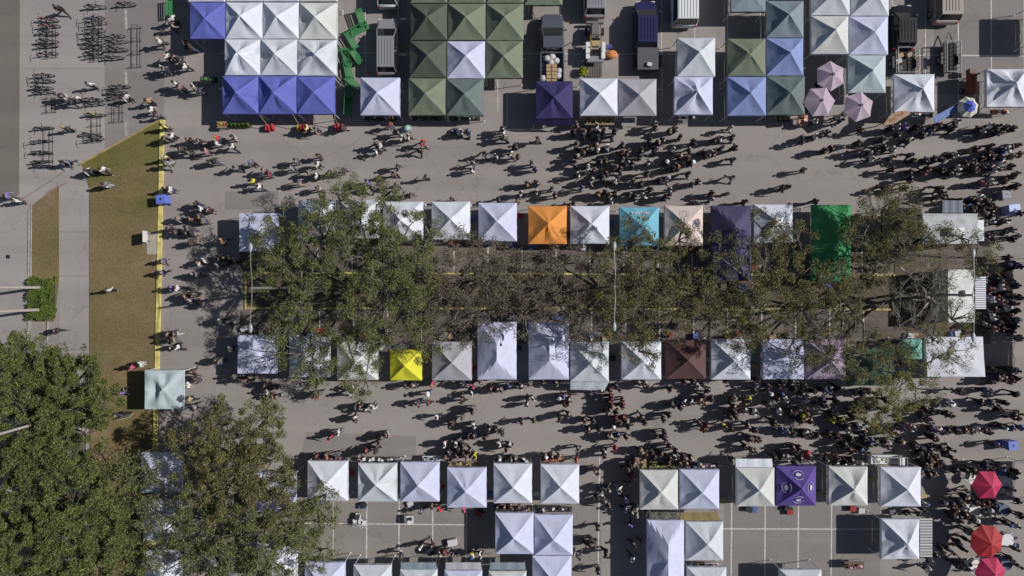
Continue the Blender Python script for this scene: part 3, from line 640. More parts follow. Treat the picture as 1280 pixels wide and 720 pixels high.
navy_p = mat('navy_paint', (0.022, 0.022, 0.075), 0.3); black_p = mat('black_paint', (0.012, 0.012, 0.018), 0.3); white_p = mat('white_paint', (0.60, 0.62, 0.64), 0.35); tan_p = mat('champagne_paint', (0.30, 0.27, 0.24), 0.3, 0.4)
vehicle('parked_minivan', 'car', 'silver minivan with a ribbed roof parked above a white tent', 469, 20, 496, 92, silver, 'suv')
vehicle('pickup_truck', 'pickup', 'grey-blue pickup truck with cartons and sacks piled in its bed', 675.5, 15, 705.5, 103, grey_p, 'pickup')
vehicle('parked_van', 'van', 'silver van cut by the top edge above the small tractor', 730, -62, 758, 20, silver, 'suv')
vehicle('pickup_truck', 'van', 'dark navy van towing a flat grey trailer', 793.5, -2, 823.5, 60, navy_p, 'suv')
vehicle('box_van', 'van', 'white van with a ribbed roof cut by the top edge', 843, -60, 876, 28, white_p, 'van', zt=1.8)
vehicle('pickup_truck', 'van', 'black pickup in front of a trailer beside the food court tents', 1118, 3, 1146, 60, black_p, 'suv')
vehicle('parked_car', 'car', 'champagne car with a dark windscreen cut by the top edge', 1171, -50, 1204, 27, tan_p, 'suv')
vehicle('parked_car', 'car', 'silver car cut by the top edge beside the silver minivan', 470, -62, 497, 7, white_p, 'suv')
def trailer(px0, py0, px1, py1, label, deck, rails=0.5, solid=False):
    z = 0.9; ax, ay = W(px0, py1, z); bx, by = W(px1, py0, z); cx, cy = (ax+bx)/2, (ay+by)/2; wx, wy = (bx-ax)/2, (by-ay)/2
    t = thing('utility_trailer', label, 'trailer', (cx, cy, 0))
    MB().box((0, 0, 0.55), (wx*2, wy*2, 0.08)).build('deck', deck, t)
    if solid: MB().box((0, 0, 0.85), (wx*2-0.02, wy*2-0.02, 0.5)).build('box', mat('slate_board', (0.075, 0.075, 0.085), 0.7, noise=0.1), t, bevel=0.02)
    else:
        rl = MB()
        for sx in (-1, 1):
            rl.tube((sx*wx, -wy, 1.1), (sx*wx, wy, 1.1), 0.035, n=6); rl.tube((sx*wx, -wy, 0.82), (sx*wx, wy, 0.82), 0.025, n=6)
            for k in range(8): rl.tube((sx*wx, -wy+2*wy*k/7, 0.58), (sx*wx, -wy+2*wy*k/7, 1.1), 0.025, n=5)
        for sy in (-1, 1): rl.tube((-wx, sy*wy, 1.1), (wx, sy*wy, 1.1), 0.035, n=6)
        rl.build('rail', mat('pale_rail', (0.30, 0.29, 0.30), 0.5), t)
    MB().path([(-wx*0.6, wy, 0.5), (0, wy+0.9, 0.5), (wx*0.6, wy, 0.5)], 0.04).build('tow_bar', dark_metal, t)
    for sx in (-1, 1):
        wheel(t, sx*(wx+0.14), -0.1); MB().box((sx*(wx+0.15), -0.1, 0.76), (0.28, 0.95, 0.04)).build('mudguard', dark_metal, t)
    return t
trailer(796, 60, 823, 88, 'flat grey boxed trailer behind the dark navy van', dark_metal, solid=True)
trailer(1121, 60, 1146.5, 91, 'dark open trailer holding a few cartons behind the black pickup', mat('dark_deck', (0.02, 0.017, 0.016), 0.8))
trailer(1182, 52, 1199, 90, 'empty dark open trailer with pale ladder rails', mat('dark_deck', (0.02, 0.017, 0.016), 0.8))
# compact tractor
x, y = W(744.5, 52, 1.2)
t = thing('compact_tractor', 'small tractor with white rear mudguards and a tan seat', 'tractor', (x, y, 0))
MB().loft([ring(0.3, 0.42, 0.6, 1.2), ring(1.3, 0.40, 0.6, 1.15), ring(1.55, 0.3, 0.65, 1.0)]).build('bonnet', mat('dusty_grey', (0.14, 0.13, 0.13), 0.6), t, smooth=True, sharp=30)
for sx in (-1, 1):
    MB().box((sx*0.62, -0.65, 1.05), (0.34, 1.35, 0.12)).box((sx*0.62, -0.65, 0.85), (0.30, 1.1, 0.35)).build('mudguard', white_p, t, bevel=0.03)
    wheel(t, sx*0.62, -0.6, 0.5, 0.26); wheel(t, sx*0.66, 1.1, 0.32, 0.2)
    MB().path([(sx*0.45, -0.9, 0.9), (sx*0.45, -0.9, 1.7), (sx*0.45, 0.3, 1.7), (sx*0.4, 0.6, 1.1)], 0.03).build('roll_bar', mat('ochre_paint', (0.35, 0.24, 0.09)), t)
MB().box((0, -0.1, 1.0), (0.62, 0.5, 0.12)).box((0, -0.38, 1.2), (0.6, 0.1, 0.4)).build('seat', mat('tan_vinyl', (0.36, 0.26, 0.13), 0.6), t, bevel=0.03)
MB().torus((0, 0.4, 1.3), 0.2, 0.02, 'z').tube((0, 0.4, 1.0), (0, 0.4, 1.3), 0.02).build('steering_wheel', dark_metal, t)
MB().box((0, -1.3, 0.8), (1.35, 0.5, 0.3)).build('rear_box', silver, t, bevel=0.04)
MB().box((0, 1.75, 0.6), (1.4, 0.2, 0.3)).path([(-0.5, 1.6, 0.6), (-0.45, 0.8, 0.8)], 0.05).path([(0.5, 1.6, 0.6), (0.45, 0.8, 0.8)], 0.05).build('front_loader', mat('dusty_grey', (0.14, 0.13, 0.13)), t)
# food trailers
def kiosk(px0, py0, px1, py1, label, hgt, roof_m, vents, hitch=1):
    ax, ay = W(px0, py1, hgt); bx, by = W(px1, py0, hgt); cx, cy = (ax+bx)/2, (ay+by)/2; wx, wy = (bx-ax)/2, (by-ay)/2
    t = thing('food_trailer', label, 'food trailer', (cx, cy, 0))
    MB().box((0, 0, (hgt+0.45)/2), (wx*2-0.06, wy*2-0.06, hgt-0.5)).build('body', white_p, t, bevel=0.05)
    rf = MB().box((0, 0, hgt-0.02), (wx*2, wy*2, 0.08)).box((0, wy-0.06, hgt+0.04), (wx*2, 0.1, 0.06)).box((0, -wy+0.06, hgt+0.04), (wx*2, 0.1, 0.06)).build('roof', roof_m, t)
    for (vx, vy, sx, sy, sz) in vents: MB().box((vx*wx, vy*wy, hgt+0.02+sz/2), (sx, sy, sz), taper=0.92).build('vent', white_p, rf, bevel=0.03)
    for sx in (-1, 1):
        for k in (-0.45, 0.45): wheel(t, sx*wx*0.6, 0, 0.3) if k < 0 else None
    MB().path([(-wx, -0.4, 0.45), (-wx-0.9, 0, 0.45), (-wx, 0.4, 0.45)], 0.04).build('tow_bar', dark_metal, t)
    MB().box((0, wy+0.0, 1.55), (wx*1.1, 0.03, 0.8)).build('hatch', glass_m, t)
    return t, wx, wy
roof_grey = mat('grey_roof_skin', (0.30, 0.33, 0.35), 0.5, noise=0.35, nscale=1.1)
kiosk(1153, 267, 1221.5, 305, 'grey-roofed food trailer with a raised white roof hatch, left of the blue cooler', 2.6, roof_grey, [(0.15, -0.2, 1.15, 0.62, 0.5)])
awning([(1178, 266), (1204, 266)], [(1178.5, 250.5), (1203.5, 250.5)], 2.4, 1.95, mat('slate_panel', (0.16, 0.18, 0.22), 0.4), 'framed slate panel awning on top side of the grey-roofed food trailer')
awning([(1222, 275), (1222, 301)], [(1230, 275), (1230, 301)], 2.3, 2.1, fab('C'), 'bright white flap on the right end of the grey-roofed food trailer')
kiosk(1185, 337, 1217, 403, 'white food trailer standing upright in the median with a round dark vent', 2.6, mat('white_roof_skin', (0.52, 0.54, 0.54), 0.5, noise=0.3, nscale=1.4), [(0.35, 0.1, 0.5, 0.5, 0.3)])
awning([(1219, 346), (1219, 386)], [(1232.5, 346), (1232.5, 386)], 2.5, 2.2, mat('awning_white', (0.55, 0.57, 0.6)), 'white slatted awning on the right side of the upright food trailer', stripes=29, sm=mat('awning_slate', (0.13, 0.14, 0.19)))
# glass-sided cart above the lower right tent
x, y = W(1113, 577, 1.5)
t = thing('popcorn_cart', 'glass-sided steel cart above a lower right white tent', 'food cart', (x, y, 0))
MB().box((0, 0, 0.65), (2.5, 0.7, 0.5)).build('counter', white_p, t, bevel=0.03)
fr = MB()
for sx in (-1, 1):
    for sy in (-1, 1): fr.tube((sx*1.25, sy*0.36, 0), (sx*1.25, sy*0.36, 1.7), 0.025, n=6)
    fr.tube((sx*1.25, -0.36, 1.7), (sx*1.25, 0.36, 1.7), 0.025); fr.tube((-1.25, sx*0.36, 1.7), (1.25, sx*0.36, 1.7), 0.025)
fr.build('frame', steel, t); MB().box((1.0, 0, 1.2), (0.4, 0.6, 0.5)).build('glass_case', white_p, t)
food = MB()
for k in range(40): food.ball((random.uniform(-1.1, 0.7), random.uniform(-0.25, 0.25), 0.93), random.uniform(0.05, 0.09), 6, 4)
food.build('popcorn', mat('popcorn_white', (0.5, 0.48, 0.4)), t)
# ------------------------------------------------------------------ street lamps and poles
def lamp(px_top, py_top, hgt, label, arm=2.9, group='twin-armed lamps in the tree median', shift=None):
    x, y = W(px_top, py_top, hgt)
    t = thing('street_lamp', label, 'street lamp', (x, y, 0), 0, group)
    MB().tube((0, 0, 0), (0, 0, 0.5), 0.2, 0.16, 10).build('base', concrete, t)
    MB().tube((0, 0, 0.4), (0, 0, hgt), 0.11, 0.075, 10).build('pole', mat('pale_pole', (0.26, 0.25, 0.26), 0.5, 0.3), t)
    for sy in (-1, 1):
        pts = [(0, 0, hgt-0.15), (0.05, sy*arm*0.3, hgt+0.02), (-0.02, sy*arm*0.7, hgt+0.08), (-0.04, sy*arm, hgt+0.06)]
        a = MB().path(pts, 0.024, 6).build('arm', MATS['pale_pole'], t)
        MB().ball((-0.04, sy*(arm+0.28), hgt+0.03), (0.15, 0.34, 0.09), 12, 6).build('lamp_head', mat('lamp_housing', (0.28, 0.30, 0.32), 0.4), a, smooth=True)
    return t
lamp(314, 360, 9.0, 'twin-armed lamp at the left end of the median between two lavender tents', 2.5)
lamp(768.5, 358, 9.0, 'twin-armed lamp in the middle of the median below the sky blue tent', 2.5)
lamp(1217, 369, 9.0, 'twin-armed lamp at the right of the median over the upright food trailer', 2.6)
for (bx_, by_, hh, lb) in ((53, 359.5, 9, 'upper of two pale flagpoles rising from the clipped hedge'), (54, 387, 9, 'lower of two pale flagpoles rising from the clipped hedge'), (110, 511, 13, 'pale pole poking out through the big green tree at the left edge')):
    x, y = W(bx_, by_); t = thing('flagpole', lb, 'pole', (x, y, 0), 0, 'pale poles at the left side')
    MB().tube((0, 0, 0), (0, 0, 0.25), 0.22, 0.16, 12).build('base', steel, t)
    MB().tube((0, 0, 0.2), (0, 0, hh), 0.13, 0.07, 10).build('shaft', mat('flagpole_paint', (0.36, 0.33, 0.31), 0.5), t)
    MB().ball((0, 0, hh+0.08), 0.12).build('finial', steel, t)
# ------------------------------------------------------------------ hedge
leaf_mats = {
 'green': mat('oak_leaf', (0.128, 0.150, 0.048), 0.6, island=0.6, trans=0.3, spec=0.3),
 'olive': mat('olive_leaf', (0.160, 0.152, 0.062), 0.6, island=0.6, trans=0.3, spec=0.3),
 'mid': mat('mid_leaf', (0.150, 0.165, 0.062), 0.6, island=0.6, trans=0.3, spec=0.35),
 'dry': mat('dry_leaf', (0.165, 0.142, 0.10), 0.65, island=0.6, trans=0.3, spec=0.3),
 'yellow': mat('yellow_leaf', (0.21, 0.20, 0.055), 0.6, island=0.45, trans=0.2, spec=0.3),
 'hedge': mat('hedge_leaf', (0.105, 0.15, 0.03), 0.6, island=0.4, trans=0.2, spec=0.3)}
bark = mat('grey_bark', (0.15, 0.13, 0.115), 0.9, noise=0.4, nscale=4, bump=0.5, bscale=8)
bark_dark = mat('brown_bark', (0.09, 0.075, 0.06), 0.9, noise=0.4, nscale=4, bump=0.5, bscale=8)
bark_pale = mat('pale_bark', (0.23, 0.205, 0.19), 0.85, noise=0.35, nscale=5, bump=0.4, bscale=9)
def leaves(mb, c, r, n, size, rnd, flat=0.75):
    for _ in range(n):
        while True:
            p = Vector((rnd.uniform(-1, 1), rnd.uniform(-1, 1), rnd.uniform(-1, 1)))
            if p.length < 1: break
        p = Vector((p.x*r, p.y*r, p.z*r*flat))+c
        s = size*rnd.uniform(0.55, 1.35); nrm = Vector((rnd.gauss(0, 0.55), rnd.gauss(0, 0.55), rnd.uniform(0.25, 1))).normalized()
        a = nrm.orthogonal().normalized(); a = Matrix.Rotation(rnd.uniform(0, 6.28), 3, nrm) @ a; b = nrm.cross(a)
        o = len(mb.v); L = s; Wd = s*0.36
        mb.v += [tuple(p-a*L), tuple(p-b*Wd+nrm*0.02), tuple(p+a*L), tuple(p+b*Wd+nrm*0.02)]
        mb.f.append([o, o+1, o+2, o+3]); mb.m.append(0)
hx0, hy1 = W(30.5, 401.5, 0.5); hx1, hy0 = W(68, 346, 0.5); cx, cy = (hx0+hx1)/2, (hy0+hy1)/2
t = thing('clipped_hedge', 'bright green clipped hedge around the two flagpoles', 'hedge', (cx, cy, 0))
MB().box((0, 0, 0.15), (hx1-hx0-0.5, hy0-hy1-0.5, 0.3)).build('inner_stems', mat('hedge_core', (0.03, 0.04, 0.012), 0.9), t)
mb = MB(); rn = random.Random(5)
from mathutils import noise as mn
for _ in range(14000):
    x, y = rn.uniform(hx0-.25, hx1+.25), rn.uniform(hy1-.25, hy0+.25)
    ed = min(x-hx0, hx1-x, y-hy1, hy0-y); q = mn.noise(Vector((x*1.3, y*1.3, 0)))
    if ed < 0.12+q*0.45: continue
    if mn.noise(Vector((x*2.1, y*2.1, 7))) < -0.32: continue
    leaves(mb, Vector((x-cx, y-cy, rn.uniform(0.3, 0.5)+q*0.35)), 0.06, 1, 0.085, rn)
mb.build('foliage', leaf_mats['hedge'], t)
# ------------------------------------------------------------------ trees
def tree(name, label, base, lobes, hue, seed, barkm=bark, group=None, hgt=1.0, size=0.15, cat='tree', trunk_r=0.22, lush=1.0):
    """base: photo pixel of the trunk foot. lobes: (px, py, radius px, height, density)"""
    rnd = random.Random(seed); bx, by = W(*base); t = thing(name, label, cat, (bx, by, 0), 0, group)
    tr = MB(); fork = Vector((rnd.uniform(-.2, .2), rnd.uniform(-.2, .2), 2.3*hgt)); base_v = Vector((0, 0, -0.05))
    mid = Vector((rnd.uniform(-.12, .12), rnd.uniform(-.12, .12), 1.1*hgt))
    tr.tube(base_v, (0, 0, 0.35), trunk_r*1.5, trunk_r*1.1, 9); tr.tube((0, 0, 0.35), mid, trunk_r*1.1, trunk_r, 9, False); tr.tube(mid, fork, trunk_r, trunk_r*0.85, 9)
    lf = MB(); br = MB()
    for lobe in lobes:
        px_, py_, rp, z, dens = lobe[:5]
        x, y = W(px_, py_, z); c = Vector((x-bx, y-by, z)); r = rp*1.5*(CAM_H-z)/1280
        elb = fork.lerp(c, 0.5)+Vector((rnd.uniform(-.4, .4), rnd.uniform(-.4, .4), 0.25*r))
        lo = c+Vector((0, 0, -0.35*r))
        br.tube(fork, elb, trunk_r*0.5, trunk_r*0.34, 6, False); br.tube(elb, lo, trunk_r*0.34, trunk_r*0.2, 6, False)
        ncl = max(8, int(8.5*r*r)) ; ends = []
        for k in range(ncl):
            a = rnd.uniform(0, 6.283); q = math.sqrt(rnd.random())*(1 if rnd.random() > 0.14 else 1.22); zz = rnd.uniform(-0.5, 1)*math.sqrt(max(0.05, 1-min(1, q*q)*0.85))
            p = c+Vector((math.cos(a)*q*r*rnd.uniform(0.9, 1.08), math.sin(a)*q*r, zz*r*0.62)); ends.append(p)
        # secondary branches
        prim = []
        for k in range(max(5, int(r*2.6))):
            e = rnd.choice(ends); m1 = lo.lerp(e, 0.55)+Vector((rnd.uniform(-.25, .25), rnd.uniform(-.25, .25), rnd.uniform(0, .35)))
            rr_ = 0.045 if trunk_r > 0.15 else 0.03
            br.tube(lo, m1, rr_*1.5, rr_, 5, False); br.tube(m1, e, rr_, 0.016, 5, False); prim += [m1, m1.lerp(e, .5), e]
        for e in ends:
            q = min(prim, key=lambda p: (p-e).length_squared)
            mm = q.lerp(e, 0.5)+Vector((rnd.uniform(-.18, .18), rnd.uniform(-.18, .18), rnd.uniform(-.05, .15)))
            br.tube(q, mm, 0.02, 0.014, 4, False); br.tube(mm, e, 0.014, 0.007, 4, False)
            for _ in range(3 if dens < 0.5 else 2):
                f = e+Vector((rnd.uniform(-.45, .45), rnd.uniform(-.45, .45), rnd.uniform(-.1, .25))); br.tube(mm, f, 0.010, 0.004, 3, False)
            n = int(rnd.uniform(40, 95)*dens*lush*(0.5 if rnd.random() < 0.25 else 1))
            leaves(lf, e, rnd.uniform(0.26, 0.54), int(n*1.7), size*0.66, rnd)
    tr.build('trunk', barkm, t, smooth=True); br.build('branches', barkm, t, smooth=True)
    if lf.v: lf.build('crown', leaf_mats[hue], t)
    return t
GM = 'trees along the median'
tree('median_oak', 'leafy olive green tree at the left end of the median', (404, 362), [(350, 290, 34, 5.5, 0.76), (372, 352, 48, 6.2, 0.64), (352, 398, 30, 5.2, 0.75), (390, 438, 40, 5.3, 0.60), (335, 335, 26, 5, 0.75), (400, 300, 38, 6.5, 0.75), (392, 478, 20, 4.2, 0.75)], 'mid', 1, group=GM, size=0.115, lush=1.4)
tree('median_oak', 'wide leafy tree reaching over the third white tent of the upper row', (486, 360), [(460, 320, 52, 6.8, 0.76), (500, 300, 45, 6.2, 0.72), (430, 248, 32, 5.4, 0.75), (478, 246, 26, 5.2, 0.75), (475, 380, 50, 6.3, 0.76), (445, 425, 38, 5.6, 0.64), (455, 475, 25, 4.8, 0.75), (505, 345, 45, 6.5, 0.72), (520, 420, 32, 5, 0.72), (540, 300, 28, 5, 0.75), (425, 270, 35, 5.6, 0.75)], 'mid', 2, group=GM, size=0.115, lush=1.4)
tree('median_oak', 'sparse brownish tree below the clean white tent', (603, 352), [(590, 335, 40, 6, 0.67), (560, 375, 34, 5.5, 0.64), (635, 350, 38, 5.8, 0.67), (600, 310, 30, 5.2, 0.58), (560, 410, 30, 5, 0.51), (610, 395, 30, 5, 0.48)], 'dry', 3, group=GM, size=0.115)
tree('median_oak', 'thin brown tree between the orange tent and the long lavender one', (690, 372), [(672, 352, 36, 5.8, 0.64), (712, 385, 34, 5.4, 0.61), (655, 392, 28, 5.2, 0.56), (705, 330, 26, 5, 0.48), (735, 420, 26, 4.8, 0.56)], 'dry', 4, group=GM, size=0.115)
tree('median_oak', 'olive tree reaching up across the sky blue tent', (796, 360), [(792, 298, 26, 5.5, 0.75), (775, 345, 40, 6, 0.75), (822, 335, 40, 6.2, 0.64), (850, 375, 42, 6, 0.60), (790, 395, 40, 5.8, 0.75), (800, 440, 25, 5, 0.75), (850, 300, 22, 5, 0.72), (745, 385, 30, 5, 0.72)], 'olive', 5, group=GM, size=0.12, lush=1.1)
tree('median_oak', 'twiggy tree between the long purple and long green tents', (938, 366), [(905, 322, 32, 5.6, 0.40), (962, 322, 36, 6, 0.75), (955, 285, 25, 5.2, 0.56), (950, 385, 42, 5.8, 0.75), (995, 350, 32, 5.4, 0.75), (905, 385, 34, 5.2, 0.75), (930, 415, 28, 4.8, 0.64), (1000, 300, 22, 5, 0.75)], 'olive', 6, bark, group=GM, size=0.12, lush=1.1)
tree('median_oak', 'olive tree spreading over the dark green median tent', (1040, 375), [(1010, 390, 38, 5.4, 0.75), (1055, 375, 30, 5, 0.56), (1045, 440, 30, 5, 0.64), (1085, 445, 34, 5.2, 0.60), (1000, 440, 28, 4.8, 0.48), (1040, 350, 26, 5.4, 0.64)], 'olive', 7, group=GM, size=0.12, lush=1.1)
tree('median_oak', 'olive tree left of the grey-roofed food trailer', (1103, 322), [(1095, 275, 38, 5.6, 0.75), (1128, 262, 32, 5.4, 0.60), (1075, 300, 26, 5, 0.64), (1130, 300, 30, 5.2, 0.75), (1165, 295, 20, 4.6, 0.72), (1205, 297, 16, 4.2, 0.75), (1225, 322, 26, 4.8, 0.64), (1100, 325, 25, 4.6, 0.64)], 'olive', 8, group=GM, size=0.12, lush=1.1)
tree('bare_tree', 'nearly bare pale-barked tree left of the upright food trailer', (1142, 372), [(1140, 340, 38, 4.6, 0.09), (1160, 375, 38, 5, 0.11), (1135, 405, 36, 4.6, 0.13), (1180, 350, 26, 4.8, 0.26), (1120, 372, 28, 4.4, 0.09), (1195, 400, 24, 4.8, 0.48), (1170, 425, 22, 4.6, 0.64)], 'olive', 9, bark_pale, group=GM, size=0.115)
tree('young_tree', 'yellowish olive tree at the lower edge of the median by the big white tent', (1110, 462), [(1120, 492, 30, 4.6, 0.68), (1150, 487, 26, 4.4, 0.64), (1100, 520, 24, 4.2, 0.72), (1082, 505, 20, 4.2, 0.48), (1190, 440, 25, 4.6, .35), (1168, 452, 18, 4.4, .3), (1125, 455, 24, 4.4, 0.48)], 'yellow', 10, group=GM, size=0.115, trunk_r=0.12)
GL = 'big trees at the lower left'
tree('live_oak', 'bright green oak at the left edge below the footpath', (95, 505), [(35, 470, 52, 5, .95), (85, 490, 55, 5.5, 1), (30, 530, 62, 6, 1), (95, 545, 52, 6, 1), (125, 500, 28, 4, .8), (10, 450, 30, 4.2, .8), (112, 455, 20, 3.6, .6)], 'green', 20, group=GL, size=0.14, lush=1.7, barkm=bark_dark, trunk_r=0.32)
tree('live_oak', 'bright green oak in the lower left corner', (80, 640), [(20, 620, 62, 6, 1), (80, 625, 58, 6.8, 1), (45, 690, 62, 6.5, 1), (110, 680, 52, 6, 1), (130, 625, 40, 4.6, .85), (70, 575, 42, 6, 1), (0, 720, 50, 6, 1), (105, 735, 50, 6, 1), (160, 700, 32, 5, .7)], 'green', 21, group=GL, size=0.14, lush=1.7, barkm=bark_dark, trunk_r=0.35)
tree('live_oak', 'olive brown tree crown between the kerb end and the bottom row', (320, 560), [(300, 548, 52, 5.6, .9), (255, 560, 42, 5.2, .8), (335, 580, 42, 5.8, .95), (285, 605, 46, 6, .9), (340, 625, 42, 6, .9), (246, 600, 30, 4.8, .6), (330, 525, 28, 4.8, .8), (230, 548, 20, 4.4, .4)], 'olive', 22, group=GL, size=0.13, lush=1.15, barkm=bark_dark, trunk_r=0.28)
tree('live_oak', 'dark olive tree over the dappled tents near the bottom edge', (290, 655), [(250, 650, 42, 5.6, .6), (300, 670, 46, 6.2, .85), (345, 680, 42, 6, .9), (225, 700, 38, 5.8, .4), (270, 715, 46, 6, .85), (375, 655, 32, 5.4, .7), (395, 640, 30, 4.8, .6), (400, 690, 26, 4.4, .5), (330, 730, 40, 6, .85), (222, 652, 24, 5, .3), (405, 620, 26, 4.6, .55)], 'mid', 23, group=GL, size=0.13, lush=1.15, barkm=bark_dark, trunk_r=0.28)
tree('live_oak', 'olive tree between the left edge oaks and the kerb end', (165, 640), [(160, 600, 34, 4.6, .55), (172, 655, 38, 5.4, .45), (140, 640, 32, 5, .7), (180, 592, 26, 4.4, .25), (203, 612, 20, 4.6, .25)], 'mid', 24, group=GL, size=0.13, lush=1.15, barkm=bark_dark, trunk_r=0.24)

# ------------------------------------------------------------------ small things
def nearest_tent(px, py):
    best = None
    for (x0, y0, x1, y1, ref) in TENTS:
        if x0 > 1285 or y0 < -20 or 'hidden' in ref or 'cut' in ref: continue
        dx = max(x0-px, 0, px-x1); dy = max(y0-py, 0, py-y1); d = math.hypot(dx, dy)
        if best is None or d < best[0]:
            rel = 'under' if d == 0 else (('left of' if px < x0 else 'right of') if dx > dy else ('above' if py < y0 else 'below'))
            best = (d, ref, rel)
    return best
def ordinal(n): return '%d%s' % (n, 'th' if 10 <= n % 100 <= 20 else {1: 'st', 2: 'nd', 3: 'rd'}.get(n % 10, 'th'))
def at(px, py, z=0.0): x, y = W(px, py, z); return (x, y, 0)
# bicycles and racks
def make_bicycle():
    t = thing('bicycle', 'bicycle', 'bicycle', (0, 0, 0), 0, 'bicycles parked on the plaza'); 
    f = MB(); BB, SE, HD, RW, FW = (0, 0, .28), (0, -.22, .82), (0, .38, .80), (0, -.52, .34), (0, .54, .34)
    for a, b in ((BB, SE), (SE, HD), (BB, HD), (BB, RW), ((0, -.20, .76), RW), (HD, FW)): f.tube(a, b, .028, n=6)
    f.build('frame', mat('bike_paint', (0.03, 0.03, 0.035), 0.3), t)
    for c in (RW, FW):
        w_ = MB().torus(c, .33, .034, 'x', 18, 5).build('wheel', rubber, t); sp = MB()
        for k in range(8): sp.tube(c, (0, c[1]+.31*math.cos(k*.785), c[2]+.31*math.sin(k*.785)), .005, n=3)
        sp.build('spokes', steel, w_)
    MB().box((0, -.25, .87), (.13, .27, .06), taper=.8).build('saddle', dark_metal, t)
    MB().path([(-.28, .28, .98), (-.2, .40, 1.0), (.2, .40, 1.0), (.28, .28, .98)], .018).tube((0, .38, .8), (0, .40, 1.0), .018).build('handlebar', dark_metal, t)
    MB().torus(BB, .09, .012, 'x', 12, 4).tube((-.15, 0, .2), (.15, 0, .36), .015).build('crank', steel, t)
    return t
bike0 = make_bicycle(); used = False
rowname = {0: 'left bicycle column', 1: 'middle bicycle column', 2: 'right bicycle column'}
BIKES = [(0, 59, 24, 'r'), (0, 60, 32, 'r'), (0, 59, 40, ''), (0, 57, 51, ''), (0, 57, 57, ''), (0, 58, 67, ''), (0, 53, 94, ''), (0, 55, 100, ''), (0, 50, 109, ''), (0, 52, 115, ''), (0, 53, 160, ''), (0, 49, 177, ''), (0, 51, 190, ''), (0, 50, 202, ''), (0, 52, 207, ''),
 (1, 117, 8, ''), (1, 116, 23, 'b'), (1, 118, 29, ''), (1, 115, 38, ''), (1, 117, 44, ''), (1, 114, 52, ''), (1, 117, 57, ''), (1, 115, 66, ''), (1, 118, 70, ''), (1, 113, 124, ''), (1, 116, 130, ''), (1, 117, 143, 'y'), (1, 114, 168, ''), (1, 116, 175, ''),
 (2, 156, 5, ''), (2, 142, 46, ''), (2, 143, 53, ''), (2, 146, 61, ''), (2, 141, 72, ''), (2, 148, 108, ''), (2, 145, 115, ''), (2, 143, 122, '')]
bp = {'r': mat('bike_red', (0.25, 0.02, 0.02), 0.3), 'b': mat('bike_blue', (0.05, 0.05, 0.25), 0.3), 'y': mat('bike_yellow', (0.3, 0.3, 0.05), 0.3)}
rb = random.Random(3)
cnt = {}
for c, px, py, cc in BIKES:
    t = copy_tree(bike0) if used else bike0; used = True
    cnt[c] = cnt.get(c, 0)+1; tot = sum(1 for q in BIKES if q[0] == c); k = cnt[c]
    t.location = at(px, py, 0.5); t.rotation_euler = (rb.uniform(-.12, .12), 0, rb.choice((1, -1))*math.pi/2+rb.uniform(-.16, .16))
    base = {'r': 'red', 'b': 'blue', 'y': 'yellow', '': 'dark'}[cc]
    t['label'] = '%s bicycle, %s in the %s of the plaza' % (base, 'topmost' if k == 1 else ('lowest' if k == tot else ordinal_(k)+' from the top'), rowname[c]) if False else '%s bicycle parked in the %s, %s' % (base, rowname[c], 'topmost' if k == 1 else ('lowest' if k == tot else '%d%s from the top' % (k, {1: 'st', 2: 'nd', 3: 'rd'}.get(k if k < 20 else k % 10, 'th'))))
    for ch in t.children:
        if ch.name.startswith('frame'): ch.material_slots[0].link = 'OBJECT'; ch.material_slots[0].material = bp[cc] if cc else MATS['bike_paint']
for x0, y0, x1, y1, n, lb in ((157, 33, 174, 82, 4, 'tall empty wire bicycle rack at the right edge of the plaza'), (132, 128, 152, 151, 3, 'short empty wire bicycle rack near the diagonal kerb'), (49, 121, 67, 139, 3, 'empty wire bicycle rack in the left column of the plaza'), (106, 146, 124, 176, 4, 'wire bicycle rack in the middle column near the diagonal kerb'), (50, 30, 68, 70, 4, 'wire bicycle rack holding the upper left bicycles'), (108, 20, 126, 74, 5, 'wire bicycle rack holding the upper middle bicycles'), (46, 160, 64, 208, 4, 'wire bicycle rack holding the lower left bicycles')):
    a = at(x0, y1, .4); b = at(x1, y0, .4); cx, cy = (a[0]+b[0])/2, (a[1]+b[1])/2; hx, hy = (b[0]-a[0])/2, (b[1]-a[1])/2
    t = thing('bicycle_rack', lb, 'bicycle rack', (cx, cy, 0)); fr = MB()
    for sx in (-hx*.6, hx*.3, hx*.75): fr.tube((sx, -hy, .03), (sx, hy, .03), .014, n=5)
    fr.tube((hx, -hy, .7), (hx, hy, .7), .016, n=5); fr.build('rail', dark_metal, t)
    for k in range(n): yy = -hy+2*hy*k/(n-1); MB().path([(-hx, yy, .03), (hx, yy, .03), (hx, yy, .75), (hx*.2, yy, .75), (-hx*.2, yy, .03)], .016).build('hoop', dark_metal, t)
# recycling bins and coolers
def bin_(px, py, m, label, size=.85, name='recycling_bin', rz=0.1):
    t = thing(name, label, 'bin', at(px, py, 1.0), rz, None)
    MB().box((0, 0, .5), (size*.85, size*.75, .9), taper=1.1).build('body', m, t, bevel=.04)
    l = MB().box((0, 0, 1.0), (size, size*.9, .12), taper=.92).build('lid', m, t, bevel=.03)
    MB().tube((0, 0, 1.05), (0, 0, 1.075), .09, n=12).build('opening', dark_metal, l)
    for s in (-1, 1): wheel(t, s*.3, -.32, .1, .06)
blue_pl = mat('blue_plastic', (0.11, 0.16, 0.52), 0.45); slate_pl = mat('slate_plastic', (0.12, 0.15, 0.2), 0.5)
bin_(201, 249, blue_pl, 'blue recycling bin straddling the yellow kerb beside a person')
bin_(1268, 262, mat('pale_blue_plastic', (0.25, 0.32, 0.62), 0.4), 'blue and white bin right of the grey-roofed food trailer', 1.0)
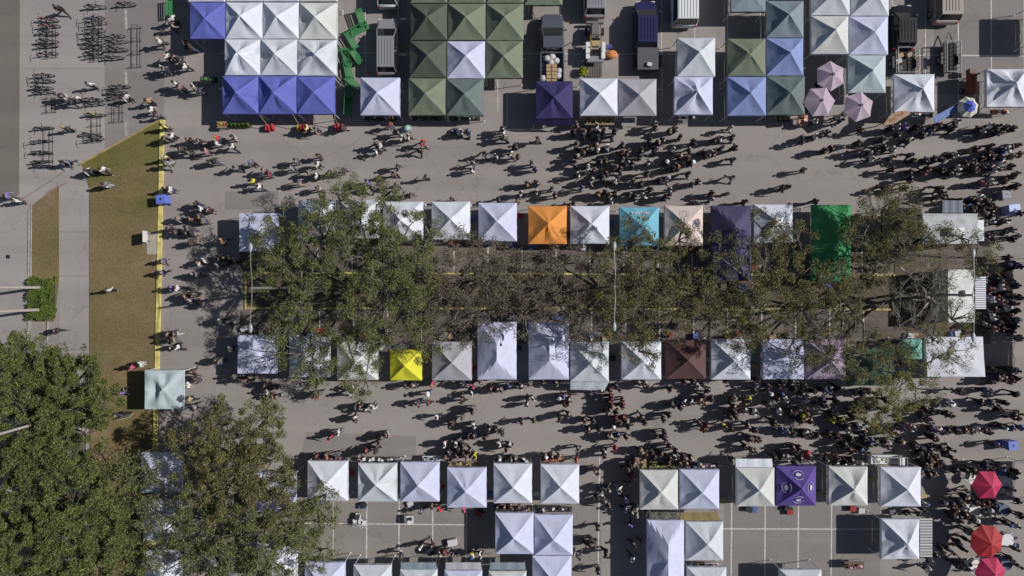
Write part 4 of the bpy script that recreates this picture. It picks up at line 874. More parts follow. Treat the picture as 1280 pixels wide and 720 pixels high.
bin_(1266, 557, blue_pl, 'blue recycling bin at the right edge above the pink parasol')
bin_(1258, 243, slate_pl, 'slate blue box among the crowd above the grey-roofed food trailer', .8)
# tables with goods
def goods(px0, py0, px1, py1, top, gcols, label, n=8, cloth=None, z=.76, sz=(.12, .3)):
    a = at(px0, py1, z); b = at(px1, py0, z); cx, cy = (a[0]+b[0])/2, (a[1]+b[1])/2; hx, hy = (b[0]-a[0])/2, (b[1]-a[1])/2
    t = thing('trestle_table', label, 'table', (cx, cy, 0))
    MB().box((0, 0, z-.02), (hx*2, hy*2, .04)).build('tabletop', top, t)
    for sx in (-1, 1):
        for sy in (-1, 1): MB().tube((sx*(hx-.08), sy*(hy-.08), 0), (sx*(hx-.08), sy*(hy-.08), z-.04), .02, n=5).build('leg', steel, t)
    rg = random.Random(int(px0*3+py0)); tref = nearest_tent((px0+px1)/2, (py0+py1)/2)[1:]
    for k in range(n):
        m = gcols[k % len(gcols)]; u = (k+.5)/n; w_, d_, h_ = rg.uniform(*sz), rg.uniform(*sz), rg.uniform(.08, .28); horiz = hx > hy
        x = cx+(u*2-1)*(hx-.1) if horiz else cx+rg.uniform(-.5, .5)*hx; y = cy+rg.uniform(-.35, .35)*hy if horiz else cy+(u*2-1)*(hy-.1)
        w_ = min(w_, (hx if horiz else hy)*1.7/n)
        g = MB().box((0, 0, h_/2), (w_, d_, h_), taper=rg.uniform(.75, 1)).build('stall_good', m, None, loc=(x, y, z), rz=rg.uniform(-.4, .4), bevel=.012)
        tag(g, '%s ware, %s from %s on table %s %s' % (m.name.replace('ware_', '').split('_')[0], ordinal(k+1), 'left' if horiz else 'bottom', tref[1], tref[0]), 'ware', 'wares on the table '+tref[1]+' '+tref[0])
    return t
def M_(n, c): return mat('ware_'+n, c, 0.6, noise=.15, nscale=8)
gold, tan_, wht, red_, brn, grn, dk, tealw, pnk, org = M_('gold', (.30, .22, .08)), M_('tan', (.34, .26, .17)), M_('white', (.6, .6, .6)), M_('red', (.42, .04, .05)), M_('brown', (.12, .07, .045)), M_('green', (.06, .16, .05)), M_('dark', (.03, .03, .035)), M_('teal', (.2, .36, .38)), M_('pink', (.45, .14, .22)), M_('orange', (.6, .22, .08))
wood = mat('table_wood', (.22, .17, .11), .7, noise=.2); plast = mat('table_white', (.5, .5, .52), .5)
goods(731, 146, 768, 156, wood, [gold, brn, tan_], 'gold covered table in front of the white tent beside navy', 16)
goods(777, 147, 794, 157, mat('grey_cloth', (.24, .25, .25), .8), [wht, dk], 'square grey table below the light grey tent', 2, sz=(.08, .12))
goods(387, 571, 431, 576, dk, [red_, brn, pnk, dk], 'dark table with reddish wares above the first bottom row tent', 16)
goods(452, 571.5, 493, 577, dk, [wht, dk, wht], 'dark table with white squares above the second bottom row tent', 10, sz=(.2, .3))
goods(528, 570, 550, 577, plast, [wht, tealw, dk], 'white table by the right corner of the third bottom row tent', 5)
goods(560, 577, 600, 583, wood, [tan_, dk, gold], 'cluttered table above the lavender fourth bottom row tent', 9)
goods(619, 573, 662, 578.5, dk, [wht, dk, brn, wht], 'dark table with pale wares above the fifth bottom row tent', 12)
goods(677, 570, 705, 578, brn, [brn, org, tan_, red_], 'brown table with rusty wares above the sixth bottom row tent', 12)
goods(797, 571, 808, 587, wood, [tan_, gold], 'upright wooden table left of the walkway pair of tents', 4)
goods(812, 577, 845, 585, mat('olive_cloth', (.15, .14, .05), .8), [dk, grn, gold], 'olive table above the off-white pair tent', 9)
goods(856, 579, 897, 586, dk, [wht, pnk, dk, wht], 'dark table crowded with wares above the right pair tent', 14)
goods(1040, 576, 1080, 582, dk, [dk, wht, brn], 'dark table above the off-white tent right of the purple one', 11)
goods(620, 634, 664, 640, dk, [wht, gold, dk, pnk], 'long dark table along the top of the L-shaped tent group', 14)
goods(672, 633, 715, 640, dk, [dk, wht, brn], 'second dark table above the corner of the L-shaped group', 10)
goods(271, 150, 283, 160, wood, [gold, red_, M_('yellow', (.5, .42, .06))], 'small wooden stand with yellow wares at the corner of the leftmost blue tent', 5)
goods(250, 96, 272, 104, dk, [grn, dk, M_('lime', (.12, .35, .1))], 'dark table of green plants left of the blue row', 8)
goods(455, 145, 496, 151, dk, [dk, brn, wht], 'dark table tucked below the white tent under the silver van', 8)
goods(515, 145, 553, 151, dk, [dk, grn, brn], 'dark table below the lower left sage tent', 8)
goods(562, 146, 600, 151, dk, [grn, dk, wht], 'dark table below the grey-green tent', 8)
goods(972, 145, 988, 152, dk, [gold, tan_, gold], 'dark table of yellow wares below the lower slate green tent', 7)
goods(998, 144, 1010, 157, mat('salmon_cloth', (.48, .24, .19), .8), [org, wht], 'salmon cloth table right of the lower slate green tent', 3)
goods(1238, 137, 1262, 143, brn, [org, red_, org, wht], 'brown table with orange wares below the billowing right edge tent', 9)
goods(1140, 140, 1166, 146, mat('teal_cloth', (.12, .2, .19), .8), [gold, brn, wht], 'teal cloth table below the white tent by the board', 8)
goods(604, 302.5, 622, 306, plast, [wht], 'small white table behind the tent left of orange', 2)
goods(846, 145, 870, 149, dk, [wht, dk], 'dark table below the lower joined white tent', 5)
goods(865, 704, 898, 708, plast, [brn, wht, red_], 'table of brown wares above the fifth bottom edge tent', 9)
goods(1056, 702, 1080, 712, brn, [brn, tan_, wht, pnk], 'brown table with round wares below the striped-awning tent', 8)
# row of potted plants
for k in range(6):
    t = thing('potted_plant', 'small potted conifer, %s from the left, below the leftmost blue row tent' % ordinal(k+1), 'plant', at(286+k*5, 156.5, .4), 0, 'potted conifers below the blue tents')
    MB().tube((0, 0, 0), (0, 0, .22), .10, .13, 10).build('pot', dk, t); mb = MB(); rq = random.Random(k)
    for _ in range(160): zz = rq.random(); leaves(mb, Vector((0, 0, .25+zz*.6)), .2*(1-zz)+.02, 1, .08, rq)
    mb.build('foliage', leaf_mats['hedge'], t)
# red ballast weights on the guy ropes of the blue tents
for (px, py), (tx, ty), lb in (((337, 159.5), (324, 143), 'single red weight bag on a guy rope below the leftmost blue tents'), ((376.5, 160), (366, 143), 'red and yellow weight bags on a guy rope between the blue tents'), ((423.5, 158.5), (417, 142), 'red weight bags at the right corner of the blue tents')):
    t = thing('weight_bags', lb, 'ballast', at(px, py, .3)); c = at(px, py, .3); e = W(tx, ty, 2.0)
    for k in range(3): MB().box((-.25+.25*k, rb.uniform(-.1, .1), .3), (.2, .6, .55), rz=rb.uniform(-.2, .2), taper=.8).build('bag', red_ if k or px != 376.5 else M_('yellow', (.5, .42, .06)), t, bevel=.06)
    MB().tube((0, 0, .5), (e[0]-c[0], e[1]-c[1], 2.0), .025, n=5).build('guy_rope', tan_, t)
# green slatted benches
gpaint = mat('bright_green_paint', (0.045, 0.20, 0.075), .5)
def make_bench():
    t = thing('garden_bench', 'bench', 'bench', (0, 0, 0), 0, 'green garden benches left of the silver minivan')
    b = MB()
    for k in range(4): b.box((0, -.18+.12*k, .44), (1.5, .09, .03))
    b.build('seat', gpaint, t); b = MB()
    for k in range(3): b.box((0, .26+.02*k, .55+.13*k), (1.5, .03, .09))
    b.build('backrest', gpaint, t)
    for s in (-1, 1): MB().box((s*.68, -.18, .21), (.06, .06, .42)).box((s*.68, .25, .42), (.06, .06, .84)).box((s*.68, .02, .62), (.06, .5, .04)).build('leg_frame', gpaint, t)
    return t
b0 = make_bench()
for k, (px, py, rz, lb) in enumerate(((452, 22, 1.9, 'green bench nearest the top, tilted beside the silver minivan roof'), (450, 37, .45, 'green bench lying across, second from the top left of the minivan'), (440, 50, 2.1, 'green bench touching the right edge of the white block, middle height'), (445, 69, 2.2, 'green bench leaning outward halfway down the green row'), (434, 71, 1.9, 'green bench hugging the white block halfway down'), (436, 86, 1.75, 'green bench in line directly below the one hugging the white block'), (442, 104, 2.4, 'green bench twisted against the corner of the white tent below the minivan'), (437, 117, 1.5, 'upright green bench, upper of the two at the bottom of the row'), (436, 133, 1.5, 'upright green bench at the very bottom of the row'), (214, 10, 1.6, 'green bench standing alone left of the lone blue tent'))):
    t = b0 if k == 0 else copy_tree(b0); t.location = at(px, py, .5); t.rotation_euler = (0, 0, rz); t['label'] = lb
# banner, board
a, b = W(1168, 150, 1.9), W(1203, 131, 1.9); cx, cy = (a[0]+b[0])/2, (a[1]+b[1])/2; an = math.atan2(b[1]-a[1], b[0]-a[0]); L = math.hypot(b[0]-a[0], b[1]-a[1])
t = thing('feather_banner', 'pale blue banner tilted over the crowd beside the cream and blue parasol', 'banner', (cx, cy, 0), an)
MB().box((0, 0, 1.9), (L, .62, .03), tilt=(.5, 'X')).build('cloth', mat('banner_blue', (.14, .2, .42), .8, noise=.4, nscale=6), t); MB().tube((-L/2, .28, 0), (-L/2, .28, 2.1), .025).tube((L/2, .28, 0), (L/2, .28, 2.1), .025).build('pole', steel, t)
a, b = W(1102, 156, 2.1), W(1136, 136, 2.1); cx, cy = (a[0]+b[0])/2, (a[1]+b[1])/2; an = math.atan2(b[1]-a[1], b[0]-a[0]); L = math.hypot(b[0]-a[0], b[1]-a[1])
t = thing('wooden_sign', 'tan surfboard-shaped wooden board leaning over the front of a white tent', 'sign', (cx, cy, 0), an)
pts = [(-L/2, -.1), (-L/6, -.42), (L/2-.1, -.42), (L/2, -.2), (L/2, .25), (L/2-.15, .38), (-L/6, .3)]
bd = MB().prism(pts, 2.02, 2.12).build('board', mat('varnished_wood', (.27, .18, .10), .6, noise=.35, nscale=3), t, bevel=.03)
lt = MB(); rq = random.Random(9)
for k in range(7): lt.box((-.55+.2*k, rq.uniform(-.08, .05), 2.123), (.12, .24, .012), rz=rq.uniform(-.3, .3))
lt.build('carved_marks', mat('carved_red', (.2, .07, .05), .7), bd)
for s in (-.6, .7): MB().tube((s, 0, 0), (s, 0, 2.05), .04).build('post', wood, t)
# cooker, cartons, pallet, plants by the trucks
x, y, _ = at(1215, 105, .9); t = thing('barbecue_smoker', 'rust red barbecue smoker between two white tents', 'cooker', (x, y, 0))
MB().tube((0, -.75, .85), (0, .75, .85), .38, n=16).build('barrel', mat('rust_red', (.24, .05, .025), .6, noise=.4, nscale=3), t, smooth=True, sharp=40); MB().box((.05, 1.05, .7), (.5, .4, .5)).build('firebox', brn, t); MB().tube((0, .6, 1.1), (0, .6, 1.9), .07).build('chimney', dark_metal, t)
for s in (-1, 1): wheel(t, s*.4, -.4, .25, .12); MB().box((s*.3, .5, .25), (.06, .06, .5)).build('leg', dark_metal, t)
cart = mat('cardboard', (.33, .24, .14), .8, noise=.15); sack = mat('white_sack', (.45, .43, .43), .8, noise=.2)
def carton(px, py, z, m, label, group, d=(.5, .4, .35), rz=0): 
    x, y, _ = at(px, py, z+d[2]); g = MB().box((0, 0, d[2]/2), d, taper=.97).build('carton', m, None, loc=(x, y, z), rz=rz, bevel=.015); tag(g, label, 'box', group)
for i in range(5):
    for j in range(2): carton(686+j*7, 82+i*4.6, .67, cart, 'tan carton in the grey-blue pickup bed, %s column, %s row from the front' % (('left', 'right')[j], ordinal(i+1)), 'cartons in the pickup bed', (.42, .28, .4+.1*(i % 2)), rb.uniform(-.1, .1))
for px, py, sl in ((684, 72, 'front left'), (690, 70, 'front middle'), (695, 75, 'front right'), (689, 77, 'nearest the cartons at the front'), (699, 88, 'upper one right of the cartons'), (679, 97, 'left of the rear cartons'), (698, 94, 'lower one right of the cartons')):
    x, y, _ = at(px, py, 1.1); o = MB().ball((0, 0, .24), (.32, .27, .24), 10, 6, zmin=-1).build('sack', sack, None, loc=(x, y, .67), smooth=True); tag(o, 'white sack in the grey-blue pickup bed, '+sl, 'sack', 'sacks in the pickup bed')
for px, py, m in ((1126, 69, cart), (1124, 76, sack), (1125, 85, mat('grey_crate', (.1, .1, .11))), (1138, 68, mat('tan_bundle', (.3, .25, .2)))): carton(px, py, .6, m, {'cardboard': 'tan carton at the front of the dark trailer', 'white_sack': 'pale bundle inside the dark trailer behind the black pickup', 'tan_bundle': 'tan bundle at the front right of the dark trailer', 'grey_crate': 'dark grey crate at the rear of the dark trailer'}[m.name], 'load of the dark open trailer', (.5, .35, .25), .4)
carton(812, 80, 1.12, plast, 'small white box on the flat grey trailer', 'white box on the trailer', (.4, .3, .2), -.2)
x, y, _ = at(742, 87, .1); o = MB()
for k in range(7): o.box((-.6+.2*k, 0, .12), (.16, 1.2, .03))
for k in (-.5, 0, .5): o.box((0, k, .06), (1.4, .1, .09))
tag(o.build('wooden_pallet', mat('weathered_wood', (.13, .115, .105), .9, noise=.3), None, loc=(x, y, 0)), 'weathered wooden pallet behind the small tractor', 'pallet')
t = thing('potted_shrub', 'yellow-green shrub beside the wooden pallet', 'plant', at(729, 89, .5)); mb = MB(); leaves(mb, Vector((0, 0, .45)), .38, 500, .1, random.Random(4)); mb.build('foliage', mat('lime_leaf', (.25, .28, .03), .6, island=.3), t); MB().tube((0, 0, 0), (0, 0, .25), .16, .2, 10).build('pot', dk, t)
t = thing('tarpaulin_bundle', 'orange tarpaulin bundle beside the dark navy van', 'bundle', at(765, 67, .5)); MB().ball((0, 0, .3), (.5, .36, .3), 9, 5, zmin=-.9).build('cover', org, t); MB().tube((-.3, 0, .56), (.3, 0, .56), .03).build('strap', dk, t)
def chair(px, py, rz, m, label, group):
    t = thing('folding_chair', label, 'chair', at(px, py, .6), rz, group)
    MB().box((0, 0, .44), (.44, .42, .03)).build('seat', m, t); MB().box((0, -.22, .68), (.44, .03, .34)).build('backrest', m, t)
    for sx in (-1, 1): MB().tube((sx*.2, .2, 0), (sx*.2, -.22, .85), .014, n=5).tube((sx*.2, -.22, 0), (sx*.2, .18, .44), .014, n=5).build('leg', steel, t)
    return t
chair(762, 58, .2, mat('blue_seat', (.06, .06, .25)), 'blue folding chair between the tractor and the navy van', None)
for px, py, rz, lb in ((444, 653, .1, 'left white folding chair below the second bottom row tent'), (449, 653, -.1, 'middle white folding chair below the second bottom row tent'), (454, 655, .1, 'right white folding chair next to the small white table'), (447, 646, 1.4, 'white folding chair turned sideways above the other three')): chair(px, py, rz, wht, lb, 'white folding chairs in the parking bays')
goods(507, 640, 518, 652, plast, [wht, dk], 'white table below the third bottom row tent', 2) if False else None
goods(508, 645, 517, 656, plast, [wht, dk], 'small white table below the third bottom row tent', 2)
carton(565, 679, 0, plast, 'white foam box standing alone in the parking bay', 'lone foam box', (.75, .55, .45), .2)
t = thing('litter_bin', 'round black litter bin with a rim in the parking bays', 'bin', at(538, 690, .8)); MB().tube((0, 0, 0), (0, 0, .85), .27, .31, 16).build('body', dark_metal, t); MB().torus((0, 0, .86), .3, .03, 'z').build('rim', rubber, t)
# boxes, crates and cool boxes stored beside the stalls
CR = [('grey plastic crate', mat('crate_grey', (.12, .12, .13))), ('blue cool box', mat('crate_blue', (.07, .11, .3))), ('cardboard carton', cart), ('white cool box', mat('crate_white', (.45, .46, .48))), ('black plastic tote', mat('crate_black', (.02, .02, .022))), ('red cool box', mat('crate_red', (.25, .03, .03)))]
rq = random.Random(21)
for (x0, y0, x1, y1, ref) in TENTS:
    if 'cut' in ref or 'edge' in ref or 'block' in ref or 'hidden' in ref: continue
    up = y0 > 240 and y0 < 262; low = 400 < y0 < 440; bot = 570 < y0 < 600
    if not (up or low or bot): continue
    seq = rq.sample(CR, 3)
    for q, (nm, m_) in enumerate(seq):
        px = rq.uniform(x0+4, x1-4) if q < 2 else x1+rq.uniform(2, 5); py = (y1+rq.uniform(2, 8)) if (up or bot) else (y0-rq.uniform(2, 8))
        if q == 2: py = rq.uniform(y0+8, y1-8)
        if bot and q < 2 and 610 < x0 < 730: continue
        if bot and 795 < x0 < 910 and q < 2: continue
        x, y, _ = at(px, py, .2); d = (rq.uniform(.4, .65), rq.uniform(.3, .45), rq.uniform(.25, .4))
        e = thing('storage_box', '%s %s %s' % (nm, 'behind' if q < 2 else 'in the gap right of', ref), 'box', (x, y, 0), rq.uniform(-.5, .5), 'boxes stored around the stalls')
        MB().box((0, 0, d[2]/2), d, taper=1.06).build('tub', m_, e, bevel=.02); MB().box((0, 0, d[2]+.015), (d[0]*1.08, d[1]*1.08, .04)).build('lid', m_, e, bevel=.01)
# round tables, barrels, chairs under the red parasols
def rtable(px, py, m, lb, r=.55):
    t = thing('round_table', lb, 'table', at(px, py, .75)); MB().tube((0, 0, .72), (0, 0, .76), r, n=24).build('tabletop', m, t); MB().tube((0, 0, .03), (0, 0, .72), .04).build('pedestal', steel, t); MB().tube((0, 0, 0), (0, 0, .03), .28, n=16).build('foot', steel, t)
rtable(1219, 636, wht, 'white round table between the two upper red parasols'); rtable(1259, 676, wht, 'white round table right of the brick red parasol'); rtable(1257, 601, wht, 'white round table right of the upper pink parasol', .45); rtable(1217, 600, wht, 'white round table left of the upper pink parasol', .4); rtable(1220, 705, wht, 'white round table left of the bottom pink parasol', .35)
for px, py, lb in ((1256, 638, 'blue-grey barrel between the two upper red parasols'), (1258, 706, 'blue-grey barrel right of the bottom pink parasol'), (1253, 588, 'blue barrel above the right side of the upper pink parasol')):
    t = thing('barrel', lb, 'barrel', at(px, py, .9)); MB().tube((0, 0, 0), (0, 0, .45), .42, .5, 18).tube((0, 0, .45), (0, 0, .9), .5, .46, 18).build('body', mat('barrel_blue', (.075, .09, .17), .5), t, smooth=True, sharp=40); MB().torus((0, 0, .9), .46, .03, 'z').build('rim', slate_pl, t)
rc = random.Random(8)
for k, (px, py) in enumerate(((1212, 593), (1262, 609), (1213, 640), (1226, 642), (1266, 670), (1268, 682), (1215, 712), (1249, 612))): chair(px, py, rc.uniform(0, 6), [wht, mat('lilac_seat', (.3, .28, .42))][k in (4, 5)], ['white chair at the upper left of the upper pink parasol', 'white chair at the lower right of the upper pink parasol', 'white chair left of the table between parasols', 'white chair at the right of the table between parasols', 'lilac chair right of the table by the brick red parasol', 'lilac chair lower right of the brick red parasol', 'white chair left of the bottom pink parasol', 'white chair under the right rim of the upper pink parasol'][k], 'chairs around the red parasols')
# strollers and wagon
def stroller(px, py, rz, m, m2, lb):
    t = thing('stroller', lb, 'stroller', at(px, py, .7), rz)
    MB().box((0, 0, .5), (.5, .75, .22), tilt=(-.25, 'X')).build('seat', m, t, bevel=.05); MB().ball((0, -.22, .68), (.28, .34, .32), 12, 6, zmin=0).build('hood', m2, t, smooth=True)
    MB().path([(-.22, .4, .25), (-.22, -.5, .95), (.22, -.5, .95), (.22, .4, .25)], .018).build('handle', steel, t)
    for s in (-1, 1): wheel(t, s*.28, -.3, .14, .05); wheel(t, s*.22, .42, .1, .05)
nav = mat('navy_cloth', (.05, .06, .16), .8); palet = mat('pale_teal_cloth', (.36, .46, .48), .8)
stroller(572, 164, 1.3, nav, wht, 'navy and white stroller below the green block, left of a pair'); stroller(582, 165, 1.3, nav, mat('grey_lilac', (.26, .26, .36)), 'navy stroller with a lilac hood below the green block, right of a pair')
stroller(506, 161, 1.7, palet, palet, 'pale teal covered stroller below the white tent under the minivan'); stroller(1186, 504, 1.2, mat('grey_lilac', (.26, .26, .36)), wht, 'grey-lilac stroller beside the yellowish young tree')
# signboard on the pad, folded sign, small grass-side sign
t = thing('information_sign', 'small sign on a post casting a long shadow across the dry grass', 'sign', at(183, 296, .8)); MB().box((0, 0, 1.0), (.1, .9, .7), tilt=(.1, 'Y')).build('panel', wht, t); MB().tube((0, .3, 0), (0, .3, 1.2), .04).tube((0, -.3, 0), (0, -.3, 1.2), .04).build('post', steel, t)
t = thing('folding_sign', 'pale folding sign with a dark shade below the tent across the kerb', 'sign', at(157, 519, .4), .25); MB().box((0, -.1, .45), (1.0, .04, .8), tilt=(.3, 'X')).build('panel', mat('cream_board', (.4, .38, .3)), t); MB().box((0, .15, .45), (1.0, .04, .8), tilt=(-.3, 'X')).build('rear_panel', dk, t)
t = thing('drain_cover', 'small dark square drain in the left pavement', 'drain', at(10, 321)); MB().box((0, 0, .013), (.32, .3, .012)).build('grate', dark_metal, t)
# ------------------------------------------------------------------ people
skin_tones = [mat('skin_%s' % n, c, 0.6) for n, c in (('light', (0.36, 0.25, 0.21)), ('tan', (0.26, 0.17, 0.13)), ('deep', (0.11, 0.07, 0.05)))]
hair_mats = [mat('hair_%s' % n, c, 0.7) for n, c in (('brown', (0.035, 0.02, 0.013)), ('black', (0.012, 0.01, 0.01)), ('blond', (0.30, 0.21, 0.10)), ('grey', (0.30, 0.29, 0.28)))]
eye_m = mat('eye', (0.02, 0.015, 0.01), 0.2)
shoe_m = mat('shoe', (0.10, 0.10, 0.10), 0.6)
PANTS = [mat('trousers_%s' % n, c, 0.85) for n, c in (('denim', (0.045, 0.06, 0.12)), ('black', (0.014, 0.014, 0.017)), ('charcoal', (0.045, 0.045, 0.05)), ('khaki', (0.28, 0.22, 0.15)), ('navy', (0.02, 0.022, 0.045)), ('pale', (0.35, 0.36, 0.38)))]
CL = {'w': ('white', [(0.66, 0.66, 0.68), (0.55, 0.55, 0.57)]), 'k': ('black', [(0.018, 0.016, 0.02), (0.045, 0.04, 0.05), (0.028, 0.028, 0.055), (0.075, 0.04, 0.04), (0.06, 0.06, 0.055)]),
      'g': ('grey', [(0.13, 0.135, 0.14), (0.19, 0.19, 0.19), (0.12, 0.14, 0.12)]), 'b': ('blue', [(0.08, 0.12, 0.30), (0.12, 0.17, 0.27)]), 'v': ('purple', [(0.17, 0.13, 0.36), (0.13, 0.11, 0.24)]),
      'r': ('dark red', [(0.20, 0.03, 0.035), (0.13, 0.03, 0.03)]), 'R': ('bright red', [(0.55, 0.03, 0.05)]), 'P': ('hot pink', [(0.55, 0.07, 0.17)]), 'p': ('dull pink', [(0.30, 0.15, 0.17), (0.22, 0.14, 0.16)]),
      'o': ('tan', [(0.45, 0.27, 0.13)]), 'n': ('sandy', [(0.36, 0.29, 0.18)]), 'y': ('pale yellow', [(0.55, 0.50, 0.20)]), 'Y': ('bright yellow', [(0.62, 0.60, 0.04)]), 'O': ('olive', [(0.20, 0.19, 0.06)])}
TOP = {c: [mat('top_%s_%d' % (v[0].replace(' ', '_'), i), q, 0.85, noise=0.12, nscale=6) for i, q in enumerate(v[1])] for c, v in CL.items()}
def skinned(verts, edges, rad, name, sub):
    me = bpy.data.meshes.new(name); me.from_pydata(verts, edges, [])
    o = bpy.data.objects.new(name, me); COL.objects.link(o)
    md = o.modifiers.new('s', 'SKIN'); md.use_smooth_shade = True
    for i, r in enumerate(rad): me.skin_vertices[0].data[i].radius = r if hasattr(r, '__len__') else (r, r)
    me.skin_vertices[0].data[0].use_root = True
    if sub: o.modifiers.new('u', 'SUBSURF').levels = sub
    dg = bpy.context.evaluated_depsgraph_get(); dg.update()
    res = bpy.data.meshes.new_from_object(o.evaluated_get(dg))
    bpy.data.objects.remove(o); bpy.data.meshes.remove(me)
    res.name = name
    return res
def pose(kind, rnd):
    """joint positions, facing +y. kind: walk, stand, sit"""
    st = {'walk': rnd.uniform(0.22, 0.36), 'stand': 0.03, 'sit': 0}[kind]; f = rnd.choice((-1, 1)); J = {}
    pz = 0.95 if kind != 'sit' else 0.50
    lean = 0.04 if kind == 'walk' else 0.0
    J['pel'] = (0, 0, pz); J['sp'] = (0, lean*.4, pz+.2); J['ch'] = (0, lean, pz+.38); J['nk'] = (0, lean+.01, pz+.53); J['h0'] = (0, lean+.03, pz+.60); J['h1'] = (0, lean+.025, pz+.70); J['h2'] = (0, lean+.015, pz+.755)
    for s, n in ((-1, 'L'), (1, 'R')):
        q = f*s; J['hip'+n] = (s*.09, 0, pz-.05)
        if kind == 'sit': J['kn'+n] = (s*.12, .42, pz); J['an'+n] = (s*.12, .42, .09); J['to'+n] = (s*.13, .58, .05)
        else: J['kn'+n] = (s*.10, q*st*.45+.04, .50); J['an'+n] = (s*.10, q*st-.03, .09+(.06 if q < 0 and kind == 'walk' else 0)); J['to'+n] = (s*.115, q*st+.13, .045)
        J['sh'+n] = (s*.175, lean, pz+.45)
        a = rnd.choice(('swing', 'swing', 'bent', 'down')) if kind != 'sit' else 'bent'
        if a == 'bent': J['el'+n] = (s*.23, lean-.02, pz+.20); J['wr'+n] = (s*.15, .24, pz+.22)
        elif a == 'swing': J['el'+n] = (s*.24, lean-q*.08, pz+.18); J['wr'+n] = (s*.26, lean-q*.20+.06, pz-.03)
        else: J['el'+n] = (s*.22, lean-.02, pz+.18); J['wr'+n] = (s*.24, lean+.03, pz-.06)
    return J
def chain(J, order, radii):
    idx = {}; vs = []; rad = []
    for k in order: idx[k] = len(vs); vs.append(J[k]); rad.append(radii[k])
    return idx, vs, rad
def lerp3(a, b, t): return tuple(a[i]+(b[i]-a[i])*t for i in range(3))
def make_figure(kind, seed, sub):
    rnd = random.Random(seed); J = pose(kind, rnd); r = {}
    names = ['pel', 'sp', 'ch', 'nk', 'h0', 'h1', 'h2']
    r.update(pel=(.145, .105), sp=(.13, .095), ch=(.165, .11), nk=(.055, .055), h0=(.072, .085), h1=(.078, .095), h2=(.05, .06))
    E = [('pel', 'sp'), ('sp', 'ch'), ('ch', 'nk'), ('nk', 'h0'), ('h0', 'h1'), ('h1', 'h2')]
    for n in 'LR':
        names += ['hip'+n, 'kn'+n, 'an'+n, 'to'+n, 'sh'+n, 'el'+n, 'wr'+n, 'ha'+n]
        w_, e_ = Vector(J['wr'+n]), Vector(J['el'+n]); J['ha'+n] = tuple(w_+(w_-e_).normalized()*0.085)
        r.update({'hip'+n: .095, 'kn'+n: .058, 'an'+n: .04, 'to'+n: (.042, .03), 'sh'+n: .062, 'el'+n: .043, 'wr'+n: .028, 'ha'+n: (.04, .018)})
        E += [('pel', 'hip'+n), ('hip'+n, 'kn'+n), ('kn'+n, 'an'+n), ('an'+n, 'to'+n), ('ch', 'sh'+n), ('sh'+n, 'el'+n), ('el'+n, 'wr'+n), ('wr'+n, 'ha'+n)]
    idx, vs, rad = chain(J, names, r)
    body = skinned(vs, [(idx[a], idx[b]) for a, b in E], rad, 'body', sub)
    # fingers, nose, ears, eyes joined on to the body mesh
    mb = MB(); mb.v = [tuple(v.co) for v in body.vertices]; mb.f = [list(p.vertices) for p in body.polygons]; mb.m = [0]*len(mb.f)
    if sub:
        for n, s in (('L', -1), ('R', 1)):
            h_, w_ = Vector(J['ha'+n]), Vector(J['wr'+n]); d = (h_-w_).normalized(); sd_ = Vector((0, 1, 0)).cross(d) if abs(d.y) < .7 else Vector((1, 0, 0)); sd_ = Vector((0, 1, 0)) if abs(d.y) < .7 else Vector((1, 0, 0))
            for k, ln in enumerate((.055, .07, .075, .062)):
                p0 = h_+sd_*(0.026-0.018*k)-d*0.01; p1 = p0+d*ln*.55; p2 = p1+d*ln*.4+Vector((-s*.02, 0, 0)); mb.tube(p0, p1, .009, .008, 5); mb.tube(p1, p2, .008, .006, 5)
            p0 = w_.lerp(h_, .45)+sd_*.03; mb.tube(p0, p0+sd_*.025+d*.045, .010, .008, 5)
        hx, hy, hz = J['h1']
        mb.tube((hx, hy+.085, hz+.01), (hx, hy+.115, hz-.03), .008, .014, 5)
        for s in (-1, 1): mb.ball((hx+s*.078, hy-.005, hz-.02), (.012, .022, .032), 6, 4)
        mb.mi = 1
        for s in (-1, 1): mb.ball((hx+s*.032, hy+.088, hz+.01), (.012, .008, .008), 6, 4)
        mb.box((hx, hy+.088, hz-.065), (.045, .01, .008)); mb.mi = 2
    mb.mi = 2
    for n in 'LR':
        a, t_ = Vector(J['an'+n]), Vector(J['to'+n]); m_ = (a+t_)/2; mb.box((m_.x, m_.y+.01, .045), (.095, .27, .085), taper=.8)
    me = bpy.data.meshes.new('body'); me.from_pydata(mb.v, [], mb.f)
    for m in (skin_tones[0], eye_m, shoe_m): me.materials.append(m)
    me.polygons.foreach_set('material_index', mb.m); me.polygons.foreach_set('use_smooth', [True]*len(me.polygons)); me.update()
    # top
    J2 = dict(J); J2['waist'] = (0, J['pel'][1], J['pel'][2]-.03)
    for n in 'LR': J2['sl'+n] = lerp3(J['sh'+n], J['el'+n], .85) if seed % 8 in (1, 3, 5) else lerp3(J['el'+n], J['wr'+n], .85)
    nm = ['waist', 'sp', 'ch', 'nc', 'shL', 'slL', 'shR', 'slR']; J2['nc'] = lerp3(J['ch'], J['nk'], .6)
    rt = {'waist': (.175, .135), 'sp': (.155, .12), 'ch': (.185, .13), 'nc': (.08, .075), 'shL': .078, 'shR': .078, 'slL': .062, 'slR': .062}
    E2 = [('waist', 'sp'), ('sp', 'ch'), ('ch', 'nc'), ('ch', 'shL'), ('ch', 'shR')]
    for n in 'LR':
        if seed % 8 not in (1, 3, 5): nm.append('el'+n); rt['el'+n] = .06; rt['sl'+n] = .045; E2 += [('sh'+n, 'el'+n), ('el'+n, 'sl'+n)]
        else: E2.append(('sh'+n, 'sl'+n))
    idx, vs, rad = chain(J2, nm, rt)
    top = skinned(vs, [(idx[a], idx[b]) for a, b in E2], rad, 'shirt', sub); top.materials.append(TOP['k'][0])
